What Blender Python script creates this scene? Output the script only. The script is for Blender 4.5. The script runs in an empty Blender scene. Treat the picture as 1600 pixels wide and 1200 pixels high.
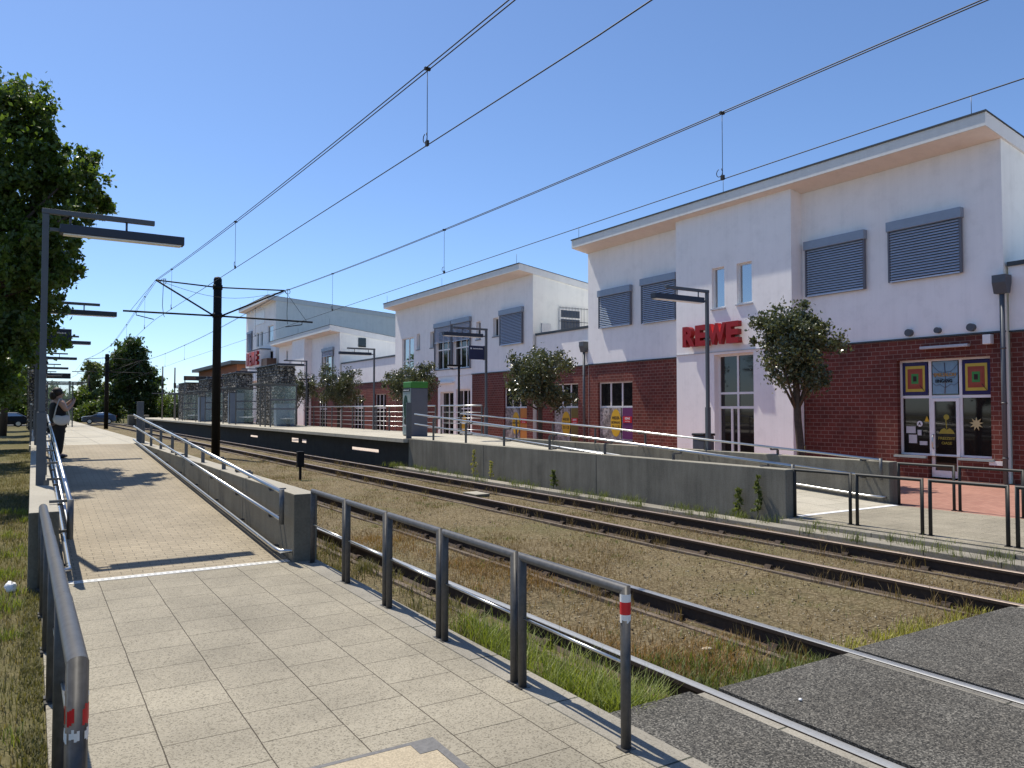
import bpy, bmesh, math, random
import numpy as np
from mathutils import Vector, Matrix
R = math.radians
rnd = random.Random(7)
scene = bpy.context.scene
col = scene.collection

# ------------------------------------------------------------------ camera, sky, sun, exposure
cam = bpy.data.cameras.new('camera'); cam.lens = 27.0; cam.sensor_width = 36.0
cam.clip_start = 0.05; cam.clip_end = 3000
co = bpy.data.objects.new('camera', cam); col.objects.link(co)
co.location = (0, 0, 1.75); co.rotation_euler = (R(90 + 1.909), 0, R(-31.991))
scene.camera = co
SUND = Vector((-0.12, 0.53, 1.0)).normalized()
SEL = math.asin(SUND.z); SAZ = math.atan2(SUND.x, SUND.y)
w = bpy.data.worlds.new('World'); scene.world = w; w.use_nodes = True
wn = w.node_tree.nodes; wl = w.node_tree.links
sky = wn.new('ShaderNodeTexSky'); sky.sky_type = 'NISHITA'; sky.sun_disc = False
sky.sun_elevation = SEL; sky.sun_rotation = SAZ % (2 * math.pi)
sky.air_density = 0.8; sky.dust_density = 0.35; sky.ozone_density = 7.5; sky.altitude = 0
wl.new(sky.outputs[0], wn['Background'].inputs[0]); wn['Background'].inputs[1].default_value = 0.138
sl = bpy.data.lights.new('sun', 'SUN'); sl.energy = 4.9; sl.angle = R(0.5); sl.color = (1.0, 0.94, 0.82)
so = bpy.data.objects.new('sun', sl); col.objects.link(so)
so.rotation_euler = SUND.to_track_quat('Z', 'Y').to_euler(); so.location = (0, 0, 40)
vs = scene.view_settings; vs.view_transform = 'Standard'; vs.look = 'None'; vs.gamma = 1; vs.exposure = 0.32

# ------------------------------------------------------------------ materials
MATS = {}
class NT:
    def __init__(s, name):
        s.m = bpy.data.materials.new(name); s.m.use_nodes = True
        s.n = s.m.node_tree.nodes; s.l = s.m.node_tree.links; s.b = s.n['Principled BSDF']
    def new(s, t, **k):
        n = s.n.new(t)
        for a, v in k.items():
            if a.startswith('i_'): n.inputs[a[2:].replace('_', ' ')].default_value = v
            else: setattr(n, a, v)
        return n
    def link(s, a, b): s.l.new(a, b)
    def pos(s): return s.new('ShaderNodeNewGeometry').outputs['Position']
    def obj(s): return s.new('ShaderNodeTexCoord').outputs['Object']
    def noise(s, v, scale, detail=4, rough=.55):
        n = s.new('ShaderNodeTexNoise'); n.inputs['Scale'].default_value = scale
        n.inputs['Detail'].default_value = detail; n.inputs['Roughness'].default_value = rough
        s.link(v, n.inputs['Vector']); return n.outputs['Fac']
    def cells(s, v, scale):
        n = s.new('ShaderNodeTexVoronoi'); n.inputs['Scale'].default_value = scale; s.link(v, n.inputs['Vector'])
        x = s.new('ShaderNodeSeparateColor'); s.link(n.outputs['Color'], x.inputs[0]); return x.outputs[0]
    def ramp(s, f, stops):
        r = s.new('ShaderNodeValToRGB'); e = r.color_ramp.elements
        while len(e) < len(stops): e.new(.5)
        for i, (p, c) in enumerate(stops):
            e[i].position = p; e[i].color = (*c, 1) if len(c) == 3 else c
        s.link(f, r.inputs[0]); return r.outputs[0]
    def mix(s, f, a, b, mode='MIX'):
        m = s.new('ShaderNodeMix', data_type='RGBA', blend_type=mode)
        for sock, v in ((m.inputs[0], f), (m.inputs[6], a), (m.inputs[7], b)):
            if hasattr(v, 'links'): s.link(v, sock)
            elif isinstance(v, (int, float)): sock.default_value = v
            else: sock.default_value = (*v, 1)
        return m.outputs[2]
    def bump(s, h, strength=.3, dist=.01):
        b = s.new('ShaderNodeBump'); b.inputs['Strength'].default_value = strength
        b.inputs['Distance'].default_value = dist
        s.link(h, b.inputs['Height']); s.link(b.outputs[0], s.b.inputs['Normal'])
    def swap(s, v, order):
        x = s.new('ShaderNodeSeparateXYZ'); c = s.new('ShaderNodeCombineXYZ'); s.link(v, x.inputs[0])
        for i, o in enumerate(order):
            if o is not None: s.link(x.outputs[o], c.inputs[i])
        return c.outputs[0]
    def shift(s, v, off):
        a = s.new('ShaderNodeVectorMath', operation='ADD'); s.link(v, a.inputs[0]); a.inputs[1].default_value = off
        return a.outputs[0]
    def done(s, c=None, rough=None, spec=None, metal=None):
        if c is not None:
            if hasattr(c, 'links'): s.link(c, s.b.inputs['Base Color'])
            else: s.b.inputs['Base Color'].default_value = (*c, 1)
        if rough is not None: s.b.inputs['Roughness'].default_value = rough
        if spec is not None: s.b.inputs['Specular IOR Level'].default_value = spec
        if metal is not None: s.b.inputs['Metallic'].default_value = metal
        return s.m
def sc(c, k): return tuple(min(1, max(0, x * k)) for x in c)
def simple(name, c, rough=.6, metal=0, var=.12, scale=6, spec=.4, bump=0, fine=None):
    t = NT(name); p = t.pos()
    f = t.noise(p, scale, 6, .65)
    cc = t.ramp(f, [(.25, sc(c, 1 - var)), (.75, sc(c, 1 + var))])
    if fine:
        g = t.noise(p, fine[0], 2, .5)
        cc = t.mix(fine[1], cc, t.ramp(g, [(.35, sc(c, .45)), (.65, sc(c, 1.5))]))
    if bump: t.bump(t.noise(p, scale * 8, 4), bump, .01)
    MATS[name] = t.done(cc, rough, spec, metal); return MATS[name]

steel = simple('brushed_steel', (.55, .55, .54), .32, 1.0, .12, 30)
galv = simple('galvanised_grey', (.115, .118, .12), .5, .55, .2, 14)
hoopgrey = simple('grey_painted_steel', (.075, .072, .07), .45, .25, .3, 22)
hoopshade = simple('shaded_painted_steel', (.025, .025, .024), .5, .1, .2, 22, spec=.3)  # hoop paint darkened, shade on the far hoops is in the colour
lampgrey = simple('lamp_grey_paint', (.095, .103, .115), .5, .2, .1, 8)
lampdark = simple('lamp_dark_blue_grey', (.028, .036, .055), .45, .1, .1, 8)
mastblack = simple('mast_black_paint', (.006, .006, .0065), .6, 0, .2, 5, spec=.2)
wireblk = simple('wire_dark', (.03, .028, .026), .6, .3, .1, 5)
white = simple('white_frame', (.78, .77, .76), .45, 0, .05, 4)
signred = simple('sign_red', (.30, .006, .006), .4, 0, .1, 5)
signblue = simple('sign_navy', (.012, .018, .06), .4, 0, .1, 5)
blackm = simple('black_plastic', (.012, .012, .013), .45, 0, .2, 6)
rustrail = simple('rail_rust', (.05, .032, .022), .8, .1, .35, 25)
railtop = simple('rail_polished', (.38, .375, .36), .38, .45, .12, 40)
raildull = simple('rail_dull', (.28, .22, .18), .45, .4, .2, 30)
yellow = simple('poster_yellow', (.62, .38, .02), .5, 0, .05, 4)
purple = simple('poster_purple', (.12, .02, .11), .5, 0, .1, 4)
olive = simple('poster_olive', (.16, .12, .02), .5, 0, .1, 4)
orange = simple('poster_orange', (.5, .2, .04), .5, 0, .1, 4)
green = simple('machine_green', (.045, .2, .03), .45, 0, .08, 4)
machgrey = simple('machine_grey', (.12, .125, .15), .45, .1, .08, 5)
machpale = simple('machine_pale', (.3, .36, .35), .4, .1, .08, 5)
cabgrey = simple('cabinet_blue_grey', (.19, .23, .30), .5, .1, .08, 5)
trim = simple('roof_edge_dark', (.06, .065, .07), .5, .4, .15, 6)
reflw = simple('reflective_white', (.72, .71, .69), .4, 0, .1, 30)
reflr = simple('reflective_red', (.55, .012, .02), .35, 0, .1, 30)
bark = simple('bark', (.075, .055, .04), .9, 0, .4, 14, bump=.6)
skin = simple('skin', (.42, .25, .18), .55, 0, .06, 10)
cloth = simple('black_cloth', (.012, .012, .014), .85, 0, .2, 10)
hairm = simple('dark_hair', (.02, .013, .01), .6, 0, .3, 40)
bagw = simple('pale_canvas', (.5, .49, .46), .8, 0, .1, 14)
tyre = simple('tyre_rubber', (.012, .012, .012), .8, 0, .2, 20)
brownm = simple('brown_panel', (.11, .065, .045), .6, 0, .15, 3)
cream = simple('litter_cream', (.6, .5, .38), .7, 0, .15, 60)
whitep = simple('litter_white', (.75, .75, .76), .6, 0, .08, 40)

def facade_mat(name, c):
    t = NT(name); p = t.pos()
    a = t.noise(p, .35, 5, .6); mp = t.new('ShaderNodeMapping'); mp.inputs['Scale'].default_value = (5, 5, .22); t.link(p, mp.inputs['Vector']); b = t.noise(mp.outputs[0], 1.0, 6, .65)
    cc = t.ramp(a, [(.3, sc(c, .93)), (.7, sc(c, 1.03))])
    cc = t.mix(.15, cc, t.ramp(b, [(.34, sc(c, .62)), (.56, c)])); cc = t.mix(.16, cc, t.ramp(t.noise(p, 2.3, 7, .7), [(.33, sc(c, .6)), (.5, c)]))
    t.bump(t.noise(p, 90, 3), .25, .004)
    MATS[name] = t.done(cc, .88, .25); return MATS[name]
plaster = facade_mat('plaster_white', (.90, .865, .845))
plaster2 = facade_mat('plaster_cream_white', (.86, .85, .79))
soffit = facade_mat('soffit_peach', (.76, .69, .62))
fasciam = facade_mat('fascia_white', (.72, .72, .70))

def brick_mat(name, order, c1, c2, mortar, bw, rh, ms, rough=.8, off=.5, shift=(0, 0, 0), soldier=0, bumpk=.5, grime=.3, fine=None):
    t = NT(name); p = t.pos(); v = t.shift(t.swap(p, order), shift)
    b = t.new('ShaderNodeTexBrick', offset=off, offset_frequency=2, squash=1)
    b.inputs['Color1'].default_value = (*c1, 1); b.inputs['Color2'].default_value = (*c2, 1)
    b.inputs['Mortar'].default_value = (*mortar, 1); b.inputs['Scale'].default_value = 1
    b.inputs['Mortar Size'].default_value = ms; b.inputs['Mortar Smooth'].default_value = .15
    b.inputs['Brick Width'].default_value = bw; b.inputs['Row Height'].default_value = rh; b.inputs['Bias'].default_value = -.1
    d = t.noise(p, 5, 3); dm = t.new('ShaderNodeVectorMath', operation='SCALE'); dm.inputs['Scale'].default_value = .008
    nn = t.new('ShaderNodeTexNoise'); nn.inputs['Scale'].default_value = 4; t.link(p, nn.inputs['Vector'])
    t.link(nn.outputs['Color'], dm.inputs[0]); ad = t.new('ShaderNodeVectorMath', operation='ADD')
    t.link(v, ad.inputs[0]); t.link(dm.outputs[0], ad.inputs[1]); t.link(ad.outputs[0], b.inputs['Vector'])
    c = b.outputs['Color']
    if fine:
        g = t.cells(p, fine[0] * 1.25)
        c = t.mix(fine[1], c, t.ramp(g, [(.0, (.34, .33, .31)), (.22, (.72, .71, .69)), (.5, (1, 1, 1)), (1, (1.0, 1.0, 1.0))]), 'MULTIPLY')
        g2 = t.noise(p, fine[0] * 1.7, 2, .6)
        c = t.mix(t.ramp(g2, [(.62, (0, 0, 0)), (.68, (.4, .4, .4))]), c, (.72, .68, .6))
    s1 = t.ramp(t.noise(p, 1.1, 6, .65), [(.3, (1 - grime,) * 3), (.65, (1, 1, 1))])
    c = t.mix(1.0, c, s1, 'MULTIPLY')
    s2 = t.ramp(t.noise(p, .28, 3, .6), [(.35, (1 - grime * .6,) * 3), (.62, (1, 1, 1))])
    c = t.mix(1.0, c, s2, 'MULTIPLY')
    inv = t.new('ShaderNodeMath', operation='SUBTRACT'); inv.inputs[0].default_value = 1; t.link(b.outputs['Fac'], inv.inputs[1])
    t.bump(inv.outputs[0], bumpk, .008)
    MATS[name] = t.done(c, rough, .3); return MATS[name]
brickm = brick_mat('red_brick', (1, 2, None), (.195, .045, .03), (.13, .029, .02), (.30, .18, .145), .25, .115, .0085, .7, grime=.35)
brickm_g = brick_mat('red_brick_gable', (0, 2, None), (.125, .028, .02), (.085, .018, .014), (.19, .105, .08), .25, .115, .007, .7)
slabm = brick_mat('slab_paving', (1, 0, None), (.345, .308, .236), (.312, .278, .212), (.075, .06, .04), .45, .45, .0036, .85,
                  shift=(.1, -.158, 0), fine=(95, .8), grime=.26, bumpk=.5)
platm = brick_mat('platform_paving', (1, 0, None), (.47, .43, .35), (.43, .395, .32), (.2, .18, .15), .8, .8, .008, .85, fine=(60, .4), grime=.14)
rampm = brick_mat('ramp_pavers', (0, 1, None), (.37, .31, .22), (.32, .268, .19), (.15, .125, .09), .21, .105, .004, .85, fine=(80, .45), grime=.22)
redpav = brick_mat('red_pavers', (0, 1, None), (.40, .20, .15), (.34, .16, .12), (.22, .14, .11), .2, .1, .006, .85, grime=.15)
kerbm = brick_mat('kerb_stone', (1, 0, None), (.33, .30, .245), (.29, .265, .22), (.07, .07, .05), .95, 2.0, .008, .9, shift=(0, .3, 0), fine=(80, .4), grime=.3)

def concrete_mat(name, c, streak=.45, top=None):
    t = NT(name); p = t.pos()
    x = t.new('ShaderNodeMapping'); x.inputs['Scale'].default_value = (3.2, 3.2, .35); t.link(p, x.inputs['Vector'])
    a = t.noise(x.outputs[0], 1.6, 7, .7); b = t.noise(p, 45, 4, .6); d = t.noise(p, .9, 6, .65)
    cc = t.ramp(a, [(.32, sc(c, 1 - streak)), (.62, c)])
    cc = t.mix(.45, cc, t.ramp(d, [(.35, sc(c, .5)), (.6, sc(c, 1.15))]))
    cc = t.mix(.18, cc, t.ramp(b, [(.35, sc(c, .4)), (.6, sc(c, 1.3))]))
    if top:   # sunlit top and shaded faces put into the colour by normal
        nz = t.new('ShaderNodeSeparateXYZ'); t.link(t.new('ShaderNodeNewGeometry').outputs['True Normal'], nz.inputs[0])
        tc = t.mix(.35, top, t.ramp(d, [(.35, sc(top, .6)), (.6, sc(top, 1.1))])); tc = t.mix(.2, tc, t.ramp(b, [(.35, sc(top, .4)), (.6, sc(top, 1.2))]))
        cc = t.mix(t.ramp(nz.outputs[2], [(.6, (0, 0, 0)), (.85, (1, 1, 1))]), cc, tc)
    t.bump(b, .3, .006)
    MATS[name] = t.done(cc, .9, .25); return MATS[name]
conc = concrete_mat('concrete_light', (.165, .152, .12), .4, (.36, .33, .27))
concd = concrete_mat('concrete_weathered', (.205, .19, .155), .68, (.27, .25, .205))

def asphalt_mat():
    t = NT('asphalt'); p = t.pos()
    g = t.cells(p, 120); a = t.noise(p, 1.3, 6, .65)
    cc = t.ramp(g, [(.0, (.018, .017, .015)), (.35, (.06, .057, .05)), (.75, (.125, .118, .103)), (1, (.24, .225, .195))])
    cc = t.mix(1.0, cc, t.ramp(a, [(.3, (.62, .60, .58)), (.65, (1, 1, 1))]), 'MULTIPLY')
    t.bump(g, .7, .006); MATS['asphalt'] = t.done(cc, .85, .3); return MATS['asphalt']
asph = asphalt_mat()
def soil_mat():
    t = NT('track_soil'); p = t.pos()
    v = t.new('ShaderNodeTexVoronoi', feature='DISTANCE_TO_EDGE'); v.inputs['Scale'].default_value = 7.5; t.link(p, v.inputs['Vector'])
    e = t.ramp(v.outputs['Distance'], [(.0, (.30, .29, .27)), (.11, (1, 1, 1))])
    a = t.noise(p, .8, 7, .68); b = t.noise(p, 30, 7, .8)
    cc = t.ramp(a, [(.28, (.075, .050, .022)), (.5, (.155, .112, .056)), (.72, (.25, .19, .11))])
    cc = t.mix(.7, cc, t.ramp(b, [(.34, (.022, .016, .008)), (.48, (.14, .108, .058)), (.60, (.36, .30, .19))]))
    cc = t.mix(t.ramp(t.noise(p, .7, 4, .6), [(.4, (.12, .12, .12)), (.62, (.7, .7, .7))]), cc, e, 'MULTIPLY')
    gr = t.ramp(t.noise(p, .45, 5, .7), [(.5, (0, 0, 0)), (.7, (.55, .55, .55))])
    cc = t.mix(gr, cc, (.10, .105, .035))
    t.bump(b, .9, .03); MATS['track_soil'] = t.done(cc, .95, .15); return MATS['track_soil']
soil = soil_mat()
def lawn_mat():
    t = NT('lawn_earth'); p = t.pos()
    a = t.noise(p, .5, 6, .7); b = t.noise(p, 18, 5, .7)
    cc = t.ramp(a, [(.3, (.06, .075, .02)), (.5, (.13, .115, .05)), (.7, (.22, .175, .10))])
    cc = t.mix(.5, cc, t.ramp(b, [(.3, (.03, .035, .012)), (.7, (.20, .17, .09))]))
    t.bump(b, .9, .04); MATS['lawn_earth'] = t.done(cc, .95, .1); return MATS['lawn_earth']
lawnm = lawn_mat()
def glass_mat(name, c, rough=.03, spec=.9, ior=1.55):
    t = NT(name); p = t.pos(); f = t.noise(p, .9, 3)
    cc = t.ramp(f, [(.3, sc(c, .6)), (.7, sc(c, 1.4))])
    t.b.inputs['IOR'].default_value = ior; MATS[name] = t.done(cc, rough, spec); return MATS[name]
glass = glass_mat('window_glass', (.03, .04, .05), .02, 1.0, 2.6)
glassd = glass_mat('shop_glass', (.014, .013, .012), .04, .55)
def thinglass():
    t = NT('clear_glass'); t.b.inputs['Base Color'].default_value = (.45, .60, .56, 1); t.b.inputs['Roughness'].default_value = .05
    t.b.inputs['Alpha'].default_value = .13; t.b.inputs['Specular IOR Level'].default_value = .8
    MATS['clear_glass'] = t.m; return t.m
cglass = thinglass()
def gabion_mat():
    t = NT('gabion_stone'); p = t.pos()
    v = t.new('ShaderNodeTexVoronoi'); v.inputs['Scale'].default_value = 6.5; t.link(p, v.inputs['Vector'])
    e = t.new('ShaderNodeTexVoronoi', feature='DISTANCE_TO_EDGE'); e.inputs['Scale'].default_value = 6.5; t.link(p, e.inputs['Vector'])
    hs = t.new('ShaderNodeSeparateColor'); t.link(v.outputs['Color'], hs.inputs[0])
    cc = t.ramp(hs.outputs[0], [(.0, (.10, .098, .092)), (.5, (.24, .23, .21)), (1.0, (.55, .52, .47))])
    cc = t.mix(1.0, cc, t.ramp(e.outputs['Distance'], [(.02, (.04, .04, .04)), (.16, (1, 1, 1))]), 'MULTIPLY')
    t.bump(e.outputs['Distance'], 1.0, .12); MATS['gabion_stone'] = t.done(cc, .85, .3); return MATS['gabion_stone']
gabm = gabion_mat()
def leaf_mat(name, c1, c2, gloss=.45, trans=.35):
    t = NT(name); p = t.pos()
    oi = t.noise(p, 1.2, 3); f2 = t.noise(p, 23, 2)
    cc = t.mix(.5, t.ramp(oi, [(.3, c1), (.7, c2)]), t.ramp(f2, [(.3, sc(c1, .7)), (.7, sc(c2, 1.2))]))
    t.done(cc, gloss, .5)
    tr = t.new('ShaderNodeBsdfTranslucent'); t.link(t.mix(1.0, cc, (1.5, 1.55, .7), 'MULTIPLY'), tr.inputs[0])
    ms = t.new('ShaderNodeMixShader'); ms.inputs[0].default_value = trans
    t.link(t.b.outputs[0], ms.inputs[1]); t.link(tr.outputs[0], ms.inputs[2]); t.link(ms.outputs[0], t.n['Material Output'].inputs[0])
    MATS[name] = t.m; return t.m
leafbig = leaf_mat('leaf_oak', (.04, .066, .013), (.11, .165, .032), .4, .45)
leafsm = leaf_mat('leaf_glossy_dark', (.045, .056, .026), (.12, .13, .068), .28, .2)
leafdark = leaf_mat('leaf_dark', (.025, .045, .012), (.055, .09, .02))
leafpale = leaf_mat('leaf_pale', (.10, .13, .035), (.22, .24, .09))
leafhedge = leaf_mat('leaf_hedge', (.05, .085, .015), (.13, .17, .03))
grassg = leaf_mat('grass_green', (.10, .14, .018), (.26, .29, .06), .6)
grassd = leaf_mat('grass_dry', (.15, .115, .05), (.30, .235, .12), .8, .2)
grassm = leaf_mat('grass_mixed', (.07, .075, .02), (.20, .17, .07), .8, .25)
weedbr = leaf_mat('weed_brown', (.10, .06, .025), (.26, .18, .075), .8, .2)
weedgr = leaf_mat('weed_green', (.07, .10, .02), (.17, .19, .05), .7, .3)
weedye = leaf_mat('weed_yellow', (.22, .20, .04), (.42, .40, .10), .7, .3)

# ------------------------------------------------------------------ mesh helpers
def tag(o, label=None, cat=None, group=None, kind=None):
    if label: o['label'] = label
    if cat: o['category'] = cat
    if group: o['group'] = group
    if kind: o['kind'] = kind
    return o
def origin(o):
    v = Vector((0, 0, 0))
    while o is not None: v += o.location; o = o.parent
    return v
def thing(name, label, cat, loc=(0, 0, 0), group=None):
    o = bpy.data.objects.new(name, None); col.objects.link(o); o.location = loc; o.empty_display_size = .2
    return tag(o, label, cat, group)
class MB:
    def __init__(s): s.v = []; s.f = []; s.sm = []
    def face(s, *pts):
        i = len(s.v); s.v += [tuple(p) for p in pts]; s.f.append(tuple(range(i, i + len(pts)))); s.sm.append(False)
    def box(s, x0, x1, y0, y1, z0, z1):
        i = len(s.v); s.v += [(x, y, z) for z in (z0, z1) for y in (y0, y1) for x in (x0, x1)]
        for q in ((0, 2, 3, 1), (4, 5, 7, 6), (0, 1, 5, 4), (2, 6, 7, 3), (0, 4, 6, 2), (1, 3, 7, 5)):
            s.f.append(tuple(i + k for k in q)); s.sm.append(False)
        return s
    def prism(s, poly, axis, a, b):
        # poly of 2-D points extruded along axis from a to b ('x': (y,z); 'y': (x,z); 'z': (x,y))
        def mk(p, t): return {'x': (t, p[0], p[1]), 'y': (p[0], t, p[1]), 'z': (p[0], p[1], t)}[axis]
        i = len(s.v); n = len(poly)
        s.v += [mk(p, a) for p in poly] + [mk(p, b) for p in poly]
        s.f.append(tuple(range(i, i + n))); s.f.append(tuple(range(i + 2 * n - 1, i + n - 1, -1))); s.sm += [False, False]
        for k in range(n):
            k2 = (k + 1) % n; s.f.append((i + k, i + n + k, i + n + k2, i + k2)); s.sm.append(False)
        return s
    def tube(s, pts, r, n=8, cap=True, flat=1.0):
        pts = [Vector(p) for p in pts]; rr = r if isinstance(r, (list, tuple)) else [r] * len(pts)
        i0 = len(s.v); prev = None
        for k, p in enumerate(pts):
            d = (pts[min(k + 1, len(pts) - 1)] - pts[max(k - 1, 0)]).normalized()
            u = Vector((0, 0, 1)) if abs(d.z) < .9 else Vector((1, 0, 0))
            a = d.cross(u).normalized() if prev is None else (prev - d * prev.dot(d)).normalized()
            prev = a; b = d.cross(a)
            m = 1.0
            if 0 < k < len(pts) - 1:
                c = (pts[k + 1] - p).normalized().dot(d); m = 1 / max(c, .5)
            for q in range(n):
                t = 2 * math.pi * q / n
                s.v.append(tuple(p + a * math.cos(t) * rr[k] + b * math.sin(t) * rr[k] * flat))
        for k in range(len(pts) - 1):
            for q in range(n):
                q2 = (q + 1) % n; A = i0 + k * n; B = A + n
                s.f.append((A + q, A + q2, B + q2, B + q)); s.sm.append(True)
        if cap:
            s.f.append(tuple(i0 + q for q in range(n - 1, -1, -1))); s.sm.append(False)
            e = i0 + (len(pts) - 1) * n; s.f.append(tuple(e + q for q in range(n))); s.sm.append(False)
        return s
    def disc(s, c, r, axis='x', n=20, t=.02, sx=1.0):
        poly = [(c[1] + r * sx * math.cos(2 * math.pi * k / n), c[2] + r * math.sin(2 * math.pi * k / n)) for k in range(n)]
        if axis == 'x': s.prism(poly, 'x', c[0] - t / 2, c[0] + t / 2)
        if axis == 'y':
            poly = [(c[0] + r * sx * math.cos(2 * math.pi * k / n), c[2] + r * math.sin(2 * math.pi * k / n)) for k in range(n)]
            s.prism(poly, 'y', c[1] - t / 2, c[1] + t / 2)
        return s
    def ball(s, c, r, nu=12, nv=8):
        r = r if isinstance(r, (tuple, list)) else (r, r, r); i = len(s.v)
        for a in range(nv + 1):
            th = math.pi * a / nv
            for b in range(nu):
                ph = 2 * math.pi * b / nu
                s.v.append((c[0] + r[0] * math.sin(th) * math.cos(ph), c[1] + r[1] * math.sin(th) * math.sin(ph), c[2] + r[2] * math.cos(th)))
        for a in range(nv):
            for b in range(nu):
                b2 = (b + 1) % nu; s.f.append((i + a * nu + b, i + (a + 1) * nu + b, i + (a + 1) * nu + b2, i + a * nu + b2)); s.sm.append(True)
        return s
    def grid(s, x0, x1, y0, y1, nx, ny, fz):
        i = len(s.v)
        for b in range(ny + 1):
            for a in range(nx + 1):
                x = x0 + (x1 - x0) * a / nx; y = y0 + (y1 - y0) * b / ny; s.v.append((x, y, fz(x, y)))
        for b in range(ny):
            for a in range(nx):
                k = i + b * (nx + 1) + a; s.f.append((k, k + 1, k + nx + 2, k + nx + 1)); s.sm.append(True)
        return s
    def facade(s, X, y0, y1, z0, z1, holes, depth=.18):
        # wall plane facing -X with rectangular holes (ya,yb,za,zb) and their reveals
        ys = sorted({y0, y1, *[h[0] for h in holes], *[h[1] for h in holes]}); zs = sorted({z0, z1, *[h[2] for h in holes], *[h[3] for h in holes]})
        ys = [y for y in ys if y0 <= y <= y1]; zs = [z for z in zs if z0 <= z <= z1]
        for a, b in zip(ys, ys[1:]):
            for c, d in zip(zs, zs[1:]):
                my, mz = (a + b) / 2, (c + d) / 2
                if any(h[0] < my < h[1] and h[2] < mz < h[3] for h in holes): continue
                s.face((X, b, c), (X, a, c), (X, a, d), (X, b, d))
        for a, b, c, d in holes:
            D = X + depth
            s.face((X, a, c), (X, a, d), (D, a, d), (D, a, c)); s.face((X, b, d), (X, b, c), (D, b, c), (D, b, d))
            s.face((X, a, d), (X, b, d), (D, b, d), (D, a, d)); s.face((X, b, c), (X, a, c), (D, a, c), (D, b, c))
        return s
    def build(s, name, m, parent=None, bevel=0, smooth=False):
        me = bpy.data.meshes.new(name); o = bpy.data.objects.new(name, me)
        og = origin(parent) if parent is not None else Vector((0, 0, 0))
        me.from_pydata([(v[0] - og.x, v[1] - og.y, v[2] - og.z) for v in s.v], [], s.f)
        me.polygons.foreach_set('use_smooth', [True] * len(s.f) if smooth else s.sm); me.update()
        me.materials.append(m); col.objects.link(o)
        if parent is not None: o.parent = parent
        if bevel:
            b = o.modifiers.new('bevel', 'BEVEL'); b.width = bevel; b.segments = 2; b.limit_method = 'ANGLE'; b.angle_limit = R(40)
            b.harden_normals = False
        return o
def build_parts(mb, name, m, parent):
    par = list(range(len(mb.v)))
    def f(i):
        while par[i] != i: par[i] = par[par[i]]; i = par[i]
        return i
    for q in mb.f:
        for k in q[1:]: par[f(k)] = f(q[0])
    g = {}
    for q, sm in zip(mb.f, mb.sm): g.setdefault(f(q[0]), []).append((q, sm))
    for fs in g.values():
        n = MB(); ix = {}
        for q, sm in fs:
            for k in q:
                if k not in ix: ix[k] = len(n.v); n.v.append(mb.v[k])
            n.f.append(tuple(ix[k] for k in q)); n.sm.append(sm)
        n.build(name, m, parent)
def kids(o): return [c for c in bpy.data.objects if c.parent == o]
def copy_tree(o, parent=None):
    c = o.copy(); col.objects.link(c)
    if parent is not None: c.parent = parent
    for ch in kids(o): copy_tree(ch, c)
    return c
def np_mesh(name, V, F, m, parent=None):
    me = bpy.data.meshes.new(name); n = len(V); k = F.shape[1]
    og = origin(parent) if parent is not None else Vector((0, 0, 0))
    V = V - np.array(og)
    me.vertices.add(n); me.vertices.foreach_set('co', V.astype(np.float32).ravel())
    me.loops.add(F.size); me.loops.foreach_set('vertex_index', F.astype(np.int32).ravel())
    me.polygons.add(len(F)); me.polygons.foreach_set('loop_start', np.arange(0, F.size, k, dtype=np.int32))
    me.update(calc_edges=True); me.validate()
    me.materials.append(m); o = bpy.data.objects.new(name, me); col.objects.link(o)
    if parent is not None: o.parent = parent
    return o
def struct(name, mb, m, bevel=0):
    o = mb.build(name, m, None, bevel); o['kind'] = 'structure'; return o
def text(s, name, m, parent, X, yc, zc, wid=None, hgt=None, ext=.004, bold=.0, face='-x', center=None):
    cu = bpy.data.curves.new(name, 'FONT'); cu.body = s; cu.size = 1; cu.extrude = ext; cu.offset = bold; cu.align_x = 'CENTER'
    cu.resolution_u = 3
    ob = bpy.data.objects.new(name, cu); col.objects.link(ob); bpy.context.view_layer.update()
    me = bpy.data.meshes.new_from_object(ob.evaluated_get(bpy.context.evaluated_depsgraph_get()))
    bpy.data.objects.remove(ob); bpy.data.curves.remove(cu)
    n = len(me.vertices); A = np.zeros(n * 3); me.vertices.foreach_get('co', A); A = A.reshape(-1, 3)
    lo, hi = A.min(0), A.max(0); A[:, :2] -= (lo + hi)[:2] / 2
    sx = wid / (hi - lo)[0] if wid else None; sy = hgt / (hi - lo)[1] if hgt else None
    sx = sx or sy; sy = sy or sx
    og = origin(parent) if parent is not None else Vector((0, 0, 0))
    if face == '-x': B = np.stack([X - A[:, 2], yc - A[:, 0] * sx, zc + A[:, 1] * sy], 1)
    else: B = np.stack([yc + A[:, 0] * sx, X - A[:, 2], zc + A[:, 1] * sy], 1)   # facing -Y: X is the y plane, yc the x centre
    B -= np.array(og); me.vertices.foreach_set('co', B.ravel()); me.update(); me.materials.clear(); me.materials.append(m)
    me.name = name; o = bpy.data.objects.new(name, me); col.objects.link(o)
    if parent is not None: o.parent = parent
    return o

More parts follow.
